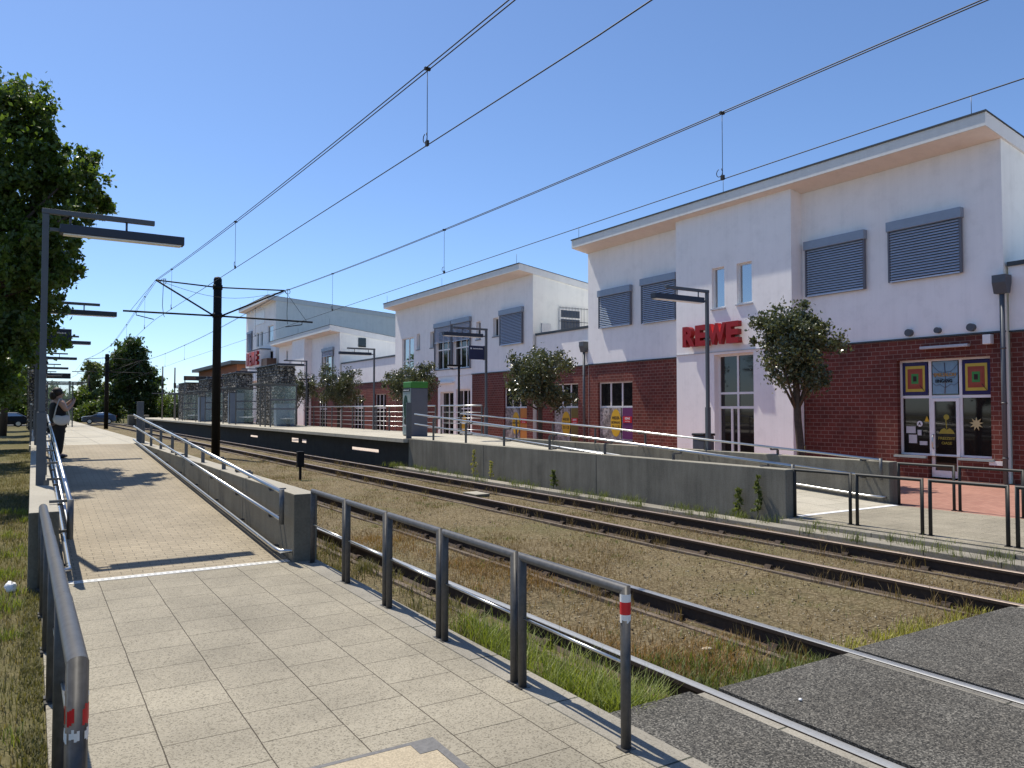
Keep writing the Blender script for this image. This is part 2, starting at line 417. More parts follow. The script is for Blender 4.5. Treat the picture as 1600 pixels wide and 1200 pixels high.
# ------------------------------------------------------------------ ground and paving (structure)
RY0, RY1, PZ = 9.0, 23.8, 0.80
def rz(y): return 0 if y < RY0 else (PZ if y > RY1 else PZ * (y - RY0) / (RY1 - RY0))
struct('ground', MB().grid(-500, 900, -60, 1200, 4, 4, lambda x, y: -.32), lawnm)
struct('lawn_ground', MB().grid(-40, -.012, -8, 99, 40, 120, lambda x, y: -.03 + .03 * math.sin(x * 1.3) * math.sin(y * .9) - (.0 if x > -1 else .03)), lawnm)
struct('track_bed', MB().grid(2.86, 9.86, 3.45, 150, 28, 400, lambda x, y: -.155 + .018 * math.sin(x * 3.1 + y) * math.sin(y * 1.7)), soil)
path = struct('path', MB().box(.10, 2.62, -6, 8.93, -.3, 0), slabm)
struct('path_kerb', MB().box(2.624, 2.85, -6, 8.84, -.3, .006), kerbm, .006)
struct('ramp', MB().prism([(9.06, -.3), (9.06, .002), (RY1, PZ), (RY1, -.3)], 'x', .252, 2.578), rampm)
struct('platform', MB().box(-.05, 2.92, RY1 + .002, 96, PZ - .16, PZ), platm)
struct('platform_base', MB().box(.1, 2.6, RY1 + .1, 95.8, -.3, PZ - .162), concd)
# level crossing asphalt, cut by the flange grooves
RX = (3.62, 5.07, 7.56, 9.04)
m = MB()
xs = [2.86] + [v for r in RX for v in (r - .117, r + .085)] + [10.42]
for a, b in zip(xs[::2], xs[1::2]): m.box(a, b, -7, 3.5 + .03 * math.sin(a * 3), -.3, -.004)
for r in RX: m.box(r - .117, r + .085, -7, 3.44, -.3, -.14)
struct('road', m, asph)
struct('path_edge', MB().grid(-.011, .098, -8, 8.88, 3, 200, lambda x, y: -.03 + .008 * math.sin(y * 7) * math.sin(y * 2.3)), lawnm)
struct('track_kerb', MB().box(9.87, 10.2, 3.5, 23.0, -.3, -.075).box(10.204, 10.4, 3.5, 8.24, -.3, -.012), kerbm, .01)
struct('pavement', MB().box(10.424, 13.48, -8, 8.24, -.3, .0), slabm)
struct('pavement_ramp', MB().prism([(8.25, -.3), (8.25, .003), (23.0, PZ), (23.0, -.3)], 'x', 10.652, 13.498), platm)
struct('boarding_platform', MB().box(10.22, 13.9, 23.01, 100, PZ - .12, PZ), platm)
m = MB()
def wallholes(X0, X1, holes, y0, y1, z0, z1):
    ys = sorted({y0, y1, *[h[0] for h in holes], *[h[1] for h in holes]})
    for a, b in zip(ys, ys[1:]):
        h = [q for q in holes if q[0] <= (a + b) / 2 <= q[1]]
        if h: m.box(X0, X1, a, b, z0, h[0][2]); m.box(X0, X1, a, b, h[0][3], z1)
        else: m.box(X0, X1, a, b, z0, z1)
wallholes(10.5, 10.56, [(25.78, 28.6, .19, .325), (34.3, 35.1, .24, .40), (35.5, 36.75, .22, .42), (43.1, 44.9, .22, .32)], 23.012, 99, -.32, PZ - .124)
struct('platform_support', m, simple('support_dark', (.035, .033, .03), .9, 0, .3, 3))
struct('forecourt', MB().box(13.504, 19.48, -10, 23.2, -.31, -.008).box(16.4, 19.48, 23.2, 100, -.31, -.008), redpav)
struct('planting_strip', MB().box(10.7, 16.39, 23.3, 100, -.33, -.29), simple('pale_gravel', (.50, .42, .37), .95, 0, .35, 9, fine=(22, .6)))
struct('side_street', MB().box(-60, 60, 103, 109, -.3, -.02), asph)

# ------------------------------------------------------------------ tram rails
rl = ['nearest rail, left edge of the near track, with shiny top', 'second rail from the footpath, bright polished top catching the sun',
      'third rail from the footpath, dark rusty left rail of the far track', 'rail farthest from the footpath, beside the concrete kerb strip']
for i, x in enumerate(RX):
    t = thing('tram_rail', rl[i], 'rail', (x, 3, -.16), 'tram rails')
    MB().prism([(x - .07, -.17), (x + .07, -.17), (x + .07, -.155), (x + .012, -.13), (x + .012, -.04), (x + .036, -.03), (x + .036, -.004),
                (x - .036, -.004), (x - .036, -.03), (x - .012, -.04), (x - .012, -.13), (x - .07, -.155)], 'y', -6.9, 150).build('rail_body', rustrail, t)
    MB().prism([(x - .034, -.003), (x - .03, .002), (x - .012, .0045), (x + .012, .0045), (x + .03, .002), (x + .034, -.003)], 'y', -6.9, 150).build('running_surface', railtop if i < 2 else raildull, t)
    MB().box(x - .23, x - .17, 3.6, 60, -.2, -.128).build('bedding_edge', simple('bedding_%d' % i, (.13, .10, .075), .95, 0, .5, 9), t)
    if i < 3: MB().prism([(-6.9, -.12), (3.46, -.12), (3.46, -.003), (-6.9, -.003)], 'x', x - .115, x - .052).build('joint_filler', kerbm, t)
    for k in range(9):
        y = 4.1 + k * 1.05; m = MB(); m.box(x - .13, x + .13, y - .07, y + .07, -.185, -.137); m.prism([(x - .12, -.138), (x - .04, -.138), (x - .05, -.10), (x - .09, -.095)], 'y', y - .045, y + .045)
        m.build('rail_clip', rustrail, t)

# ------------------------------------------------------------------ concrete walls
def conc_wall(label, x0, x1, joints, ztop, mt, lip=True):
    t = thing('concrete_wall', label, 'wall', (x0, joints[0], 0))
    for a, b in zip(joints, joints[1:]):
        MB().prism([(a + .006, -.32), (a + .006, ztop(a)), (b - .006, ztop(b)), (b - .006, -.32)], 'x', x0, x1).build('wall_panel', mt, t, .012)
    return t
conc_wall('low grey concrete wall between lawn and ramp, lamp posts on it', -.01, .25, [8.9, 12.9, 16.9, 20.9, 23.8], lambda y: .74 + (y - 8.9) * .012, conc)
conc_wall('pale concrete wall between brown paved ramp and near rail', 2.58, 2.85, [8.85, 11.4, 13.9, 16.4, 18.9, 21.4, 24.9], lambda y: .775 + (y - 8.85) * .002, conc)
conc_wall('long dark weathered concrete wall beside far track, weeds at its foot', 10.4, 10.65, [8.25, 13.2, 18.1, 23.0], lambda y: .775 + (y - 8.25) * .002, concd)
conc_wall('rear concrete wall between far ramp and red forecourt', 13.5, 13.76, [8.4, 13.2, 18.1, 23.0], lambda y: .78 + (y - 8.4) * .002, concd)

# ------------------------------------------------------------------ drainage channels
galvpale = simple('galvanised_pale', (.62, .61, .58), .5, .2, .1, 30)
slotmat = brick_mat('slots', (0, 1, None), (.012, .012, .012), (.012, .012, .012), (.62, .61, .58), .062, .2, .016, .5, off=0, bumpk=0, grime=0)
def drain(label, x0, x1, y):
    t = thing('drainage_channel', label, 'drain', (x0, y, 0))
    MB().box(x0, x1, y - .062, y - .03, -.1, .004).build('frame', galvpale, t); MB().box(x0, x1, y + .03, y + .062, -.1, .004).build('frame', galvpale, t)
    MB().box(x0, x1, y - .029, y + .029, -.1, .003).build('slotted_grate', slotmat, t)
drain('slotted metal drain strip at the foot of the near ramp', .26, 2.56, 8.99)
m = MB().box(10.7, 13.44, 8.2, 8.32, 0, .006); tag(m.build('drain_cover', whitep), 'plain pale drain strip at the foot of the far ramp', 'drain')

# pale tactile slab at the bottom of the picture
t = thing('manhole_cover', 'yellowish filled manhole cover with grey toothed rim in foreground path', 'manhole cover', (1.3, 2.9, 0))
MB().box(1.0, 1.795, 2.9, 3.72, -.02, .004).build('cover_fill', simple('cover_sand', (.36, .30, .21), .9, 0, .12, 8, fine=(120, .4)), t)
m = MB(); k = 0
m.box(1.799, 1.845, 2.9, 3.755, -.02, .0035); m.box(1.0, 1.798, 3.724, 3.755, -.02, .0035); m.box(1.70, 1.798, 3.60, 3.723, -.02, .006)
m.build('rim', simple('cover_rim', (.14, .135, .13), .6, .3, .3, 40), t)

# ------------------------------------------------------------------ railing hoops
def hoop(label, x0, y0, x1, y1, h, group, r=.027, bar=True, mt=None):
    t = thing('railing_hoop', label, 'railing', ((x0 + x1) / 2, y0, 0), group); mt = mt or hoopgrey
    d = (y1 - y0) / abs(y1 - y0)
    for xp, yp, sg in ((x0, y0, d), (x1, y1, -d)):
        m = MB().tube([(xp, yp, -.05), (xp, yp, h)], r, 14)
        m.v = [(v[0], v[1], h - (v[1] - yp) * sg if v[2] > h - .01 else v[2]) for v in m.v]; m.build('post', mt, t)
        MB().box(xp - r - .01, xp + r + .01, yp - r - .01, yp + r + .01, -.02, .009).build('base_collar', mt, t)
    m = MB().tube([(x0, y0, h), (x1, y1, h)], r, 14, False); n_ = 14
    m.v = [(v[0], (y0 - d * (v[2] - h)) if k < n_ else (y1 + d * (v[2] - h)), v[2]) for k, v in enumerate(m.v)]; m.build('top_rail', mt, t)
    if bar: MB().tube([(x0, y0, h - .38), (x1, y1, h - .38)], .009, 8).build('mid_bar', steel, t)
    return t
def sleeves(t, x, y, r, zs, worn=False):
    q = random.Random(4)
    for i, (a, b, mt) in enumerate(zs):
        m = MB(); n = 28
        for k in range(n):
            t0, t1 = 2 * math.pi * k / n, 2 * math.pi * (k + 1) / n; rr_ = r + .0015
            if worn and (q.random() < .12 or (4.3 < t0 < 5.1 and i < 2) or (i == 0 and q.random() < .5)): continue
            lo = a + ((q.uniform(0, .02) if i == len(zs) - 1 else 0) if not worn else q.uniform(0, .02)); hi = b - (q.uniform(0, .02) if worn else 0)
            m.face((x + rr_ * math.cos(t0), y + rr_ * math.sin(t0), lo), (x + rr_ * math.cos(t1), y + rr_ * math.sin(t1), lo), (x + rr_ * math.cos(t1), y + rr_ * math.sin(t1), hi), (x + rr_ * math.cos(t0), y + rr_ * math.sin(t0), hi))
        m.build('reflective_band', mt, t)
g = 'railing hoops along right edge of the footpath'
yy = [3.10, 4.12, 4.22, 5.24, 5.34, 6.36, 6.46, 7.48, 7.58, 8.70]
xx = lambda y: 2.63 + (y - 3.1) * .021
lb = ['nearest railing hoop beside track, red and white band on its post', 'railing hoop beside track, second from the red banded post',
      'railing hoop in the middle of the row beside near track', 'railing hoop beside track, second from the ramp wall', 'railing hoop beside track that touches the pale ramp wall']
for i in range(5):
    a, b = yy[2 * i], yy[2 * i + 1]; t = hoop(lb[i], xx(a), a, xx(b), b, .815, g)
    if i == 0: sleeves(t, xx(a), a, .027, [(.755, .795, reflw), (.69, .755, reflr), (.645, .69, reflw)])
g = 'railing hoops between lawn and footpath'
lb = ['nearest railing hoop on lawn side, worn red and white band on post', 'railing hoop on lawn side, second from the worn banded post', 'third railing hoop on lawn side from the camera',
      'railing hoop on lawn side, second from the left wall', 'railing hoop on lawn side that touches the left wall']
for i in range(5):
    a = 3.2 + i * 1.14; b = a + 1.08; t = hoop(lb[i], .155 - i * .009, a, .155 - (i + 1) * .009, b, .835 - i * .012, g, .038)
    if i == 0: sleeves(t, .155, a, .038, [(.715, .75, reflw), (.62, .70, reflr), (.565, .62, reflw)], True)
g = 'dark railing hoops along outer edge of far pavement'
lb = ['dark railing hoop that touches the weathered wall end', 'dark railing hoop on far pavement, second from weathered wall', 'dark railing hoop on far pavement, third from weathered wall',
      'dark railing hoop on far pavement, cut by right picture edge']
for i in range(4):
    b = 8.24 - i * 1.115; hoop(lb[i], 10.6, b - 1.0, 10.6, b, .765, g, .025, False, hoopshade)
g = 'railing hoops between far pavement and red forecourt'
for i, L in enumerate(['railing hoop before red forecourt, touching rear wall end, door behind', 'railing hoop before red forecourt, downpipe behind it', 'railing hoop before red forecourt, at right picture edge']):
    b = 8.3 - i * 1.1; hoop(L, 13.62, b - 1.0, 13.62, b, .755, g, .025, False, hoopshade)

# ------------------------------------------------------------------ ramp handrails
def handrail(label, xr, xw, y0, y1, zr, ztop, guide=True, posts=(), sgn=1, extend=0):
    t = thing('handrail', label, 'handrail', (xr, y0, zr(y0)))
    hU, hL = .80, .48
    def line(h, e=0): return [(xr, y0, zr(y0) + h), (xr, (y0 + y1) / 2, zr((y0 + y1) / 2) + h), (xr, y1 + e, zr(y1) + h)]
    MB().tube(line(hU, extend), .024, 12).build('top_rail', steel, t); MB().tube(line(hL, extend), .02, 12).build('lower_rail', steel, t)
    MB().tube([(xr, y0, zr(y0) + hU + .03), (xr, y0, zr(y0) + hL - .05)], .03, 12).build('end_loop', galv, t)
    if guide:
        p = [(xw, y0 - .05, .12), (xr, y0 + .02, zr(y0) + .12)] + [(xr, a, zr(a) + .1) for a in (y0 + .3, (y0 + y1) / 2, y1)]
        MB().tube(p, .024, 12).build('guide_rail', steel, t)
    for y in posts:
        zt = ztop(y); zU = zr(y) + hU
        m = MB()
        if zU - .06 > zt: m.box(xw - .03, xw + .03, y - .012, y + .012, zt - .02, zU - .06)
        for hh in (hU, hL):
            z = zr(y) + hh - .05
            zz = max(z, zt + .012) if hh == hU else z
            m.box(min(xw, xr) - .0, max(xw, xr) + .0, y - .018, y + .018, z - .014, z + .014)
            m.box(xr - .012, xr + .012, y - .018, y + .018, z, z + .06)
        if guide: m.box(min(xw, xr), max(xw, xr), y - .015, y + .015, zr(y) + .06, zr(y) + .085)
        build_parts(m, 'bracket', galv, t)
    return t
P1 = [9.5, 11.3, 13.1, 14.9, 16.7, 18.5, 20.3, 22.1, 23.7]
handrail('steel handrail on pale wall between ramp and near track', 2.46, 2.66, 8.95, 24.2, rz, lambda y: .8, True, P1)
handrail('steel handrail along left wall of near ramp, beside lamp posts', .35, .17, 9.05, 24.2, rz, lambda y: .82, True, P1)
rz2 = lambda y: 0 if y < 8.25 else min(PZ, PZ * (y - 8.25) / 14.75)
P2 = [8.9, 11.0, 13.1, 15.2, 17.3, 19.4, 21.5]
handrail('steel handrail above long weathered wall of far ramp', 10.76, 10.56, 8.4, 23.3, rz2, lambda y: .79, False, P2)
handrail('steel handrail along rear wall of far ramp, before brick shopfront', 13.38, 13.6, 8.5, 25.0, rz2, lambda y: .79, True, P2)
for L, x, y, z0, z1 in (('flat grey steel post at top of near ramp', 2.62, 24.2, .78, 1.98), ('flat grey steel post at platform corner beside ticket machine', 10.5, 23.2, .78, 1.98)):
    t = thing('end_post', L, 'post', (x, y, z0)); MB().box(x - .09, x + .09, y - .03, y + .03, z0, z1).build('post', lampgrey, t, .006)
    MB().box(x - .16, x + .16, y - .12, y + .12, z0, z0 + .02).build('base_plate', galv, t)

# ------------------------------------------------------------------ lamps
def make_lamp(mir):
    t = thing('street_lamp', 'x', 'lamp', (0, 0, 0)); s = mir
    MB().box(-.055, .055, -.042, .042, 0, .95).build('post_sleeve', lampgrey, t, .006)
    MB().box(-.038, .038, -.032, .032, .95, 3.47).build('post', lampgrey, t, .005)
    a, b = sorted((-.045 * s, 1.30 * s)); MB().box(a, b, -.035, .035, 3.472, 3.535).build('arm', lampgrey, t, .005)
    L = sorted((.16 * s, 1.68 * s)); lu = MB().box(L[0], L[1], -.085, .085, 3.235, 3.35).build('luminaire', lampdark, t, .008)
    MB().box(L[0] + .04, L[1] - .04, -.07, .07, 3.222, 3.2345).build('diffuser', white, lu)
    m = MB()
    for x in (.28, .95): m.tube([(x * s, 0, 3.35), (x * s, 0, 3.475)], .014, 8)
    m.box(*sorted((.045 * s, .16 * s)), -.015, .015, 3.26, 3.30)
    build_parts(m, 'hanger', lampgrey, t); return t
L0 = make_lamp(1)
ll = ['tallest nearest lamp post standing on left ramp wall', 'second lamp post on left side, carrying the blue station sign', 'third lamp post on left platform from the camera',
      'fourth lamp post on left platform from the camera', 'fifth lamp post on left platform, near the gabion pillar', 'farthest lamp post on left platform']
for i, L in enumerate(ll):
    o = L0 if i == 0 else copy_tree(L0); y = 11.7 + i * 10.2
    o.location = (.11, y, (.78 if i < 2 else PZ) - (0 if i else .04)); tag(o, L, 'lamp', 'lamp posts on left platform')
    if i == 0: o.scale = (1, 1, 1.03)
L1 = make_lamp(-1)
ll = ['lamp post on rear ramp wall in front of the large red letters', 'lamp post on far platform carrying a blue sign, beside ticket machine', 'lamp post on far platform between two round trees',
      'lamp post on far platform beside nearest gabion block', 'lamp post on far platform above second gabion block', 'lamp post on far platform farthest along']
for i, L in enumerate(ll):
    o = L1 if i == 0 else copy_tree(L1); o.location = (13.6, 13.0 + i * 10.5, .78 if i == 0 else PZ); o.scale = (1.02, 1, 1.08); tag(o, L, 'lamp', 'lamp posts on far platform')
def station_sign(label, x0, x1, y, z):
    t = thing('station_sign', label, 'sign', ((x0 + x1) / 2, y, z))
    b = MB().box(x0, x1, y - .03, y + .03, z - .24, z + .24).build('board', signblue, t, .006)
    m = MB(); xx_ = x0 + .15; q = random.Random(3)
    while xx_ < x1 - .12: a = q.uniform(.015, .03); m.box(xx_, xx_ + a, y - .035, y - .031, z + .12, z + .12 + q.uniform(.025, .04)); xx_ += a + .008
    m.build('lettering', whitep, b)
    MB().box(x0 + .05, x0 + .1, y - .036, y - .031, z + .115, z + .165).build('emblem', whitep, t)
    s = x1 if x0 > 5 else x0
    MB().box(s - .05, s + .05, y - .055, y + .055, z - .25, z + .25).build('clamp', lampgrey, t)
station_sign('small navy station sign clamped to second left lamp post', .1, .80, 21.9, 3.5)
station_sign('small navy station sign on lamp post beside ticket machine', 12.9, 13.55, 23.5, 3.75)

# ------------------------------------------------------------------ catenary masts and wires
def mast(label, x, y, h, r, scale=1, dx=0, arms=True):
    t = thing('catenary_mast', label, 'mast', (x, y, -.15), 'catenary masts between the tracks')
    MB().tube([(x, y, -.2), (x, y, h - .1), (x, y, h - .03), (x, y, h)], [r, r * .95, r * .75, r * .3], 18).build('pole', mastblack, t)
    if not arms: return t
    for s, ax, bx in ((-1, 3.94 + dx, 2.83 + dx), (1, 8.86 + dx, 10.05 + dx)):
        m = MB(); m.tube([(x + s * r, y, h - .42), (ax, y, 6.72)], .028, 8); m.build('upper_arm', mastblack, t)
        m = MB(); m.tube([(x + s * r, y, 5.5), (ax, y, 6.72)], .034, 8); m.build('diagonal_strut', mastblack, t)
        lo = MB().tube([(x + s * r, y, 5.48), (bx, y, 5.46)], .036, 8).build('lower_arm', mastblack, t)
        rx = bx - s * .45
        MB().tube([(rx, y, 5.44), (rx, y, 5.33), (ax + s * .05, y, 5.2)], .018, 8).build('registration_arm', mastblack, lo)
        MB().tube([(ax, y, 6.72), (bx - s * .25, y, 5.48)], .008, 6).build('stay_wire', wireblk, t)
    p = []
    for k in range(13):
        f = k / 12; p.append((4.15 + dx + (8.6 - 4.15) * f, y - .55, 6.55 - .42 * math.sin(math.pi * f) + .02))
    MB().tube(p, .008, 6).build('jumper_cable', wireblk, t)
    m = MB()
    for xx_ in (4.15 + dx, 8.75 + dx):
        m.tube([(xx_, y - 1.2, 6.6)] + [(xx_ - .10 + .10 * math.cos(a), y - 1.2, 6.5 + .1 * math.sin(a)) for a in np.linspace(1.57, 7.8, 10)] + [(xx_ - .12, y - 1.2, 5.6), (xx_ - .05, y - 1.0, 5.28), (xx_, y - .9, 5.22)], .011, 6)
    build_parts(m, 'feeder_loop', wireblk, t)
    m = MB()
    for zz in (h - .42, 5.5): m.tube([(x, y, zz - .09), (x, y, zz + .09)], r + .02, 18)
    build_parts(m, 'collar', mastblack, t)
    return t
mast('tall black catenary mast rising between the tracks before the far platform', 6.2, 32.1, 7.05, .165)
mast('second black catenary mast, farther off, before the dark tree', 6.25, 86, 7.3, .2, dx=.4)
for L, x, y, h in (('thin black mast before the green hedge, left of two', 5.35, 150, 6.6), ('thin black mast before the pale tree, right of two', 7.55, 138, 7.2)):
    t = thing('catenary_mast', L, 'mast', (x, y, -.2)); MB().tube([(x, y, -.3), (x, y, h)], .17, 10).build('pole', mastblack, t)
def wire_z(y, top):
    k = math.floor((y + 22) / 54); c = -22 + 54 * k + 27
    return 5.2 if not top else 6.2 + .5 * ((y - c) / 27) ** 2
def dr(y): return .4 * min(1, max(0, (y - 36) / 50))
def wx(y, left):
    k = (y + 22) / 54; f = abs(k - round(k)) * 2
    return (3.94 + .44 * f) if left else (8.88 - .18 * f)
ys = list(np.arange(-20, 142, 1.5)) + [32.1, 86]; ys = sorted(ys)
for left, L1_, L2_ in ((True, 'taut contact wire over the near track', 'double carrying cable over near track with thin droppers'), (False, 'taut contact wire over the far track', 'double carrying cable over far track with thin droppers')):
    m = MB().tube([(wx(y, left) + dr(y), y, wire_z(y, False)) for y in ys], .0072, 6); tag(m.build('contact_wire', wireblk), L1_, 'wire', 'overhead wires')
    t = thing('carrier_cable', L2_, 'cable', (wx(0, left), 0, 6.2), 'overhead wires')
    for dx in (-.028, .028):
        MB().tube([(wx(y, left) + dr(y) + dx, y, wire_z(y, True)) for y in ys], .008, 6).build('cable', wireblk, t)
    dy = [-1.0, 9.0, 19.4, 28.5, 36, 46, 56, 66, 76] if left else [-3, 8.0, 17.3, 26.0, 37, 47, 57, 67, 77]
    for y in dy:
        x = wx(y, left) + dr(y); m = MB().tube([(x, y, wire_z(y, True)), (x, y, 5.2)], .0048, 6)
        m.box(x - .04, x + .04, y - .02, y + .02, wire_z(y, True) - .018, wire_z(y, True) + .018)
        m.tube([(x + .0, y + .02, 5.37)] + [(x, y + .06 + .06 * math.cos(a), 5.31 + .06 * math.sin(a)) for a in np.linspace(2.4, 7.6, 9)], .006, 6)
        m.box(x - .015, x + .015, y - .03, y + .03, 5.19, 5.26)
        m.build('dropper', wireblk, t)
t = thing('marker_post', 'short black marker post standing in weeds between tracks', 'post', (6.18, 20.7, -.15))
MB().box(6.15, 6.21, 20.67, 20.73, -.2, .2).build('post', mastblack, t); MB().box(6.09, 6.27, 20.63, 20.77, .2, .62).build('head', mastblack, t, .01)
# ------------------------------------------------------------------ buildings
def window(t, X, y0, y1, z0, z1, dep=.16, cols=(), rows=(), fr=.05, gl=None, sill=True, nm='window'):
    m = MB(); a, b = X + dep - .05, X + dep + .02
    m.box(a, b, y0, y0 + fr, z0, z1); m.box(a, b, y1 - fr, y1, z0, z1); m.box(a, b, y0 + fr, y1 - fr, z0, z0 + fr); m.box(a, b, y0 + fr, y1 - fr, z1 - fr, z1)
    for c in cols: m.box(a + .004, b - .004, c - .035, c + .035, z0 + fr, z1 - fr)
    for r in rows: m.box(a + .008, b - .008, y0 + fr, y1 - fr, r - .035, r + .035)
    f = m.build(nm, white, t)
    MB().box(b - .035, b - .025, y0 + .01, y1 - .01, z0 + .01, z1 - .01).build('pane', gl or glass, f)
    if sill: MB().box(X - .05, X + dep - .052, y0 - .04, y1 + .04, z0 - .045, z0 - .003).build('sill', machgrey if gl else whitem2, f)
    return f
whitem2 = simple('sill_grey', (.5, .5, .52), .5, .3, .1, 5)
slatm = simple('slat_grey', (.47, .56, .68), .45, .2, .08, 5)
casem = simple('cassette_grey', (.27, .31, .37), .5, .3, .08, 5)
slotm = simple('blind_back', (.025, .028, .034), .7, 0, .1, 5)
def blind(t, X, y0, y1, z0, z1, zb=None):
    zb = z0 if zb is None else zb
    c = MB().box(X - .17, X - .002, y0 - .04, y1 + .04, z1 - .26, z1).build('blind_cassette', casem, t, .012)
    m = MB(); z = z1 - .30
    while z > zb + .03:
        m.prism([(X - .115, z - .022), (X - .105, z - .03), (X - .050, z + .020), (X - .060, z + .028)], 'y', y0 + .035, y1 - .035); z -= .072
    m.box(X - .11, X - .06, y0 + .03, y1 - .03, zb, zb + .035)
    m.build('blind_slats', slatm, c)
    m = MB(); m.box(X - .12, X - .045, y0 - .02, y0 + .03, z0, z1 - .262); m.box(X - .12, X - .045, y1 - .03, y1 + .02, z0, z1 - .262); build_parts(m, 'guide_rail', machgrey, c)
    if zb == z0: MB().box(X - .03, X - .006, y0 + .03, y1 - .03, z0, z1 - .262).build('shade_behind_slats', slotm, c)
def roof(t, y0, y1, zf, X=19.5, over=.8, back=12, slope=.17, th=.34, ov=.06):
    a, b = X - over, X + back
    bz = lambda x: zf + (X - x) * slope
    m = MB(); m.prism([(a, bz(a)), (a, bz(a) + th), (b, bz(b) + th), (b, bz(b))], 'y', y0 - ov, y1 + ov); r = m.build('roof', fasciam, t)
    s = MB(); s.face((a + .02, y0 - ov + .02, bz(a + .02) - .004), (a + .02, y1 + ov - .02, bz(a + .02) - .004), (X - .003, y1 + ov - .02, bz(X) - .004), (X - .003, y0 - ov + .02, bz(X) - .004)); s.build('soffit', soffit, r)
    m = MB(); m.prism([(a - .03, bz(a) + th - .02), (a - .03, bz(a) + th + .025), (b, bz(b) + th + .03), (b, bz(b) + th + .004), (a - .004, bz(a) + th + .004), (a - .004, bz(a) + th - .02)], 'y', y0 - ov - .03, y1 + ov + .03)
    m.build('roof_edge', trim, r)
    m = MB()
    for k in range(3): y = y0 + .3 + (y1 - y0 - .6) * k / 2; m.tube([(a + .1, y, bz(a) + th), (a + .1, y, bz(a) + th + .5)], .008, 6)
    build_parts(m, 'lightning_rod', galv, r)
    return r
def volume(t, X, back, y0, y1, z0, ztop, slope, mt, mg=None):
    zb = ztop - back * slope; m = MB()
    m.face((X, y1, z0), (X + back, y1, z0), (X + back, y1, zb), (X, y1, ztop)); m.face((X + back, y0, z0), (X + back, y1, z0), (X + back, y1, zb), (X + back, y0, zb)); 
    m.build('rear_wall', mt, t)
    g = MB(); g.face((X, y0, z0), (X + back, y0, z0), (X + back, y0, zb), (X, y0, ztop)); return g.build('side_wall', mg or mt, t)
def downpipe(t, x, y, z0, z1):
    m = MB(); m.tube([(x, y, z0), (x, y, z1)], .055, 12); p = m.build('downpipe', lampgrey, t)
    mm = MB(); mm.prism([(x - .07, z1 - .05), (x + .07, z1 - .05), (x + .15, z1 + .2), (x + .15, z1 + .38), (x - .15, z1 + .38), (x - .15, z1 + .2)], 'y', y - .15, y + .15); mm.build('rain_hopper', lampgrey, p)
    mm = MB()
    for z in np.arange(z0 + .6, z1, 1.3): mm.tube([(x, y, z - .02), (x, y, z + .02)], .065, 12)
    build_parts(mm, 'pipe_clamp', galv, p)
def photo_mat():
    t = NT('poster_photo'); p_ = t.pos(); a = t.noise(p_, 3.4, 6, .6); b_ = t.noise(p_, 9, 5, .65)
    cc = t.ramp(a, [(.38, (.03, .025, .025)), (.47, (.22, .19, .18)), (.55, (.55, .52, .50)), (.63, (.10, .08, .08))])
    cc = t.mix(.45, cc, t.ramp(b_, [(.4, (.05, .04, .04)), (.55, (.5, .45, .42)), (.65, (.22, .10, .06))]))
    return t.done(cc, .35, .5)
photo1 = photo_mat()
def posters(f, X, y0, y1, z0, z1, kind):
    # promotional window film: photo panels, yellow oval with lettering, coloured end panel
    c = (y1 - y0) / 3
    MB().box(X, X + .006, y0 + c + .04, y1 - .05, z0 + .05, z1).build('photo_poster', photo1, f)
    MB().box(X, X + .006, y0 + .05, y0 + c - .035, z0 + .05, z1).build('colour_poster', {'p': purple, 'o': olive, 'r': orange}[kind], f)
    ym = y0 + 1.5 * c; zm = z0 + (z1 - z0) * .53; ov = MB().disc((X - .012, ym, zm), .54, 'x', 28, .008, .58).build('oval_sticker', yellow, f)
    for s, dz, wd in (('WIEDER-', .20, .48), ('ERÖFFNUNG', .03, .52), ('20.11.25', -.15, .46)):
        text(s, 'lettering', blackm, ov, X - .018, ym, zm + dz, wid=wd, hgt=.12, ext=.001, bold=.02)
    p = MB().box(X - .012, X - .004, y0 + .10, y0 + c - .09, zm + .02, zm + .26).build('logo_patch', reflr, f)
    text('REWE', 'lettering', whitep, p, X - .014, y0 + c * .5, zm + .18, wid=c * .42, hgt=.09, ext=.001, bold=.02)
    text('Dein Markt', 'lettering', whitep, p, X - .014, y0 + c * .5, zm + .07, wid=c * .42, hgt=.05, ext=.001)

FX = 19.5
# --- near market building
A = thing('market_building', 'nearest white market building with red brick base and grey window blinds', 'building', (FX, 17, 0))
up = [(16.28, 16.88, 5.1, 6.4), (17.40, 17.94, 5.07, 6.41)]
gf = (22.53, 24.63, .55, 2.85); sh = (9.55, 11.9, .56, 3.05); bd = (16.25, 17.87, .02, 3.55)
MB().facade(FX, 9.2, 14.8, 3.6, 8.23, [(10.2, 11.95, 5.2, 6.5), (12.8, 14.55, 5.15, 6.45)]).build('upper_wall', plaster, A)
m = MB(); m.facade(FX, 19.6, 25.25, 3.6, 8.23, [(20.1, 21.8, 5.0, 6.4), (22.6, 24.3, 5.1, 6.3)]); m.build('upper_wall', plaster, A)
m = MB(); m.facade(FX - .5, 14.8, 19.6, 0, 8.32, up + [bd], .3)
m.face((FX - .5, 14.8, 0), (FX, 14.8, 0), (FX, 14.8, 8.23), (FX - .5, 14.8, 8.32)); m.face((FX - .5, 19.6, 0), (FX - .5, 19.6, 8.32), (FX, 19.6, 8.23), (FX, 19.6, 0)); m.build('projecting_bay', plaster, A)
MB().box(FX - .53, FX - .502, 14.8, 19.6, 3.62, 3.65).build('bay_joint', whitem2, A)
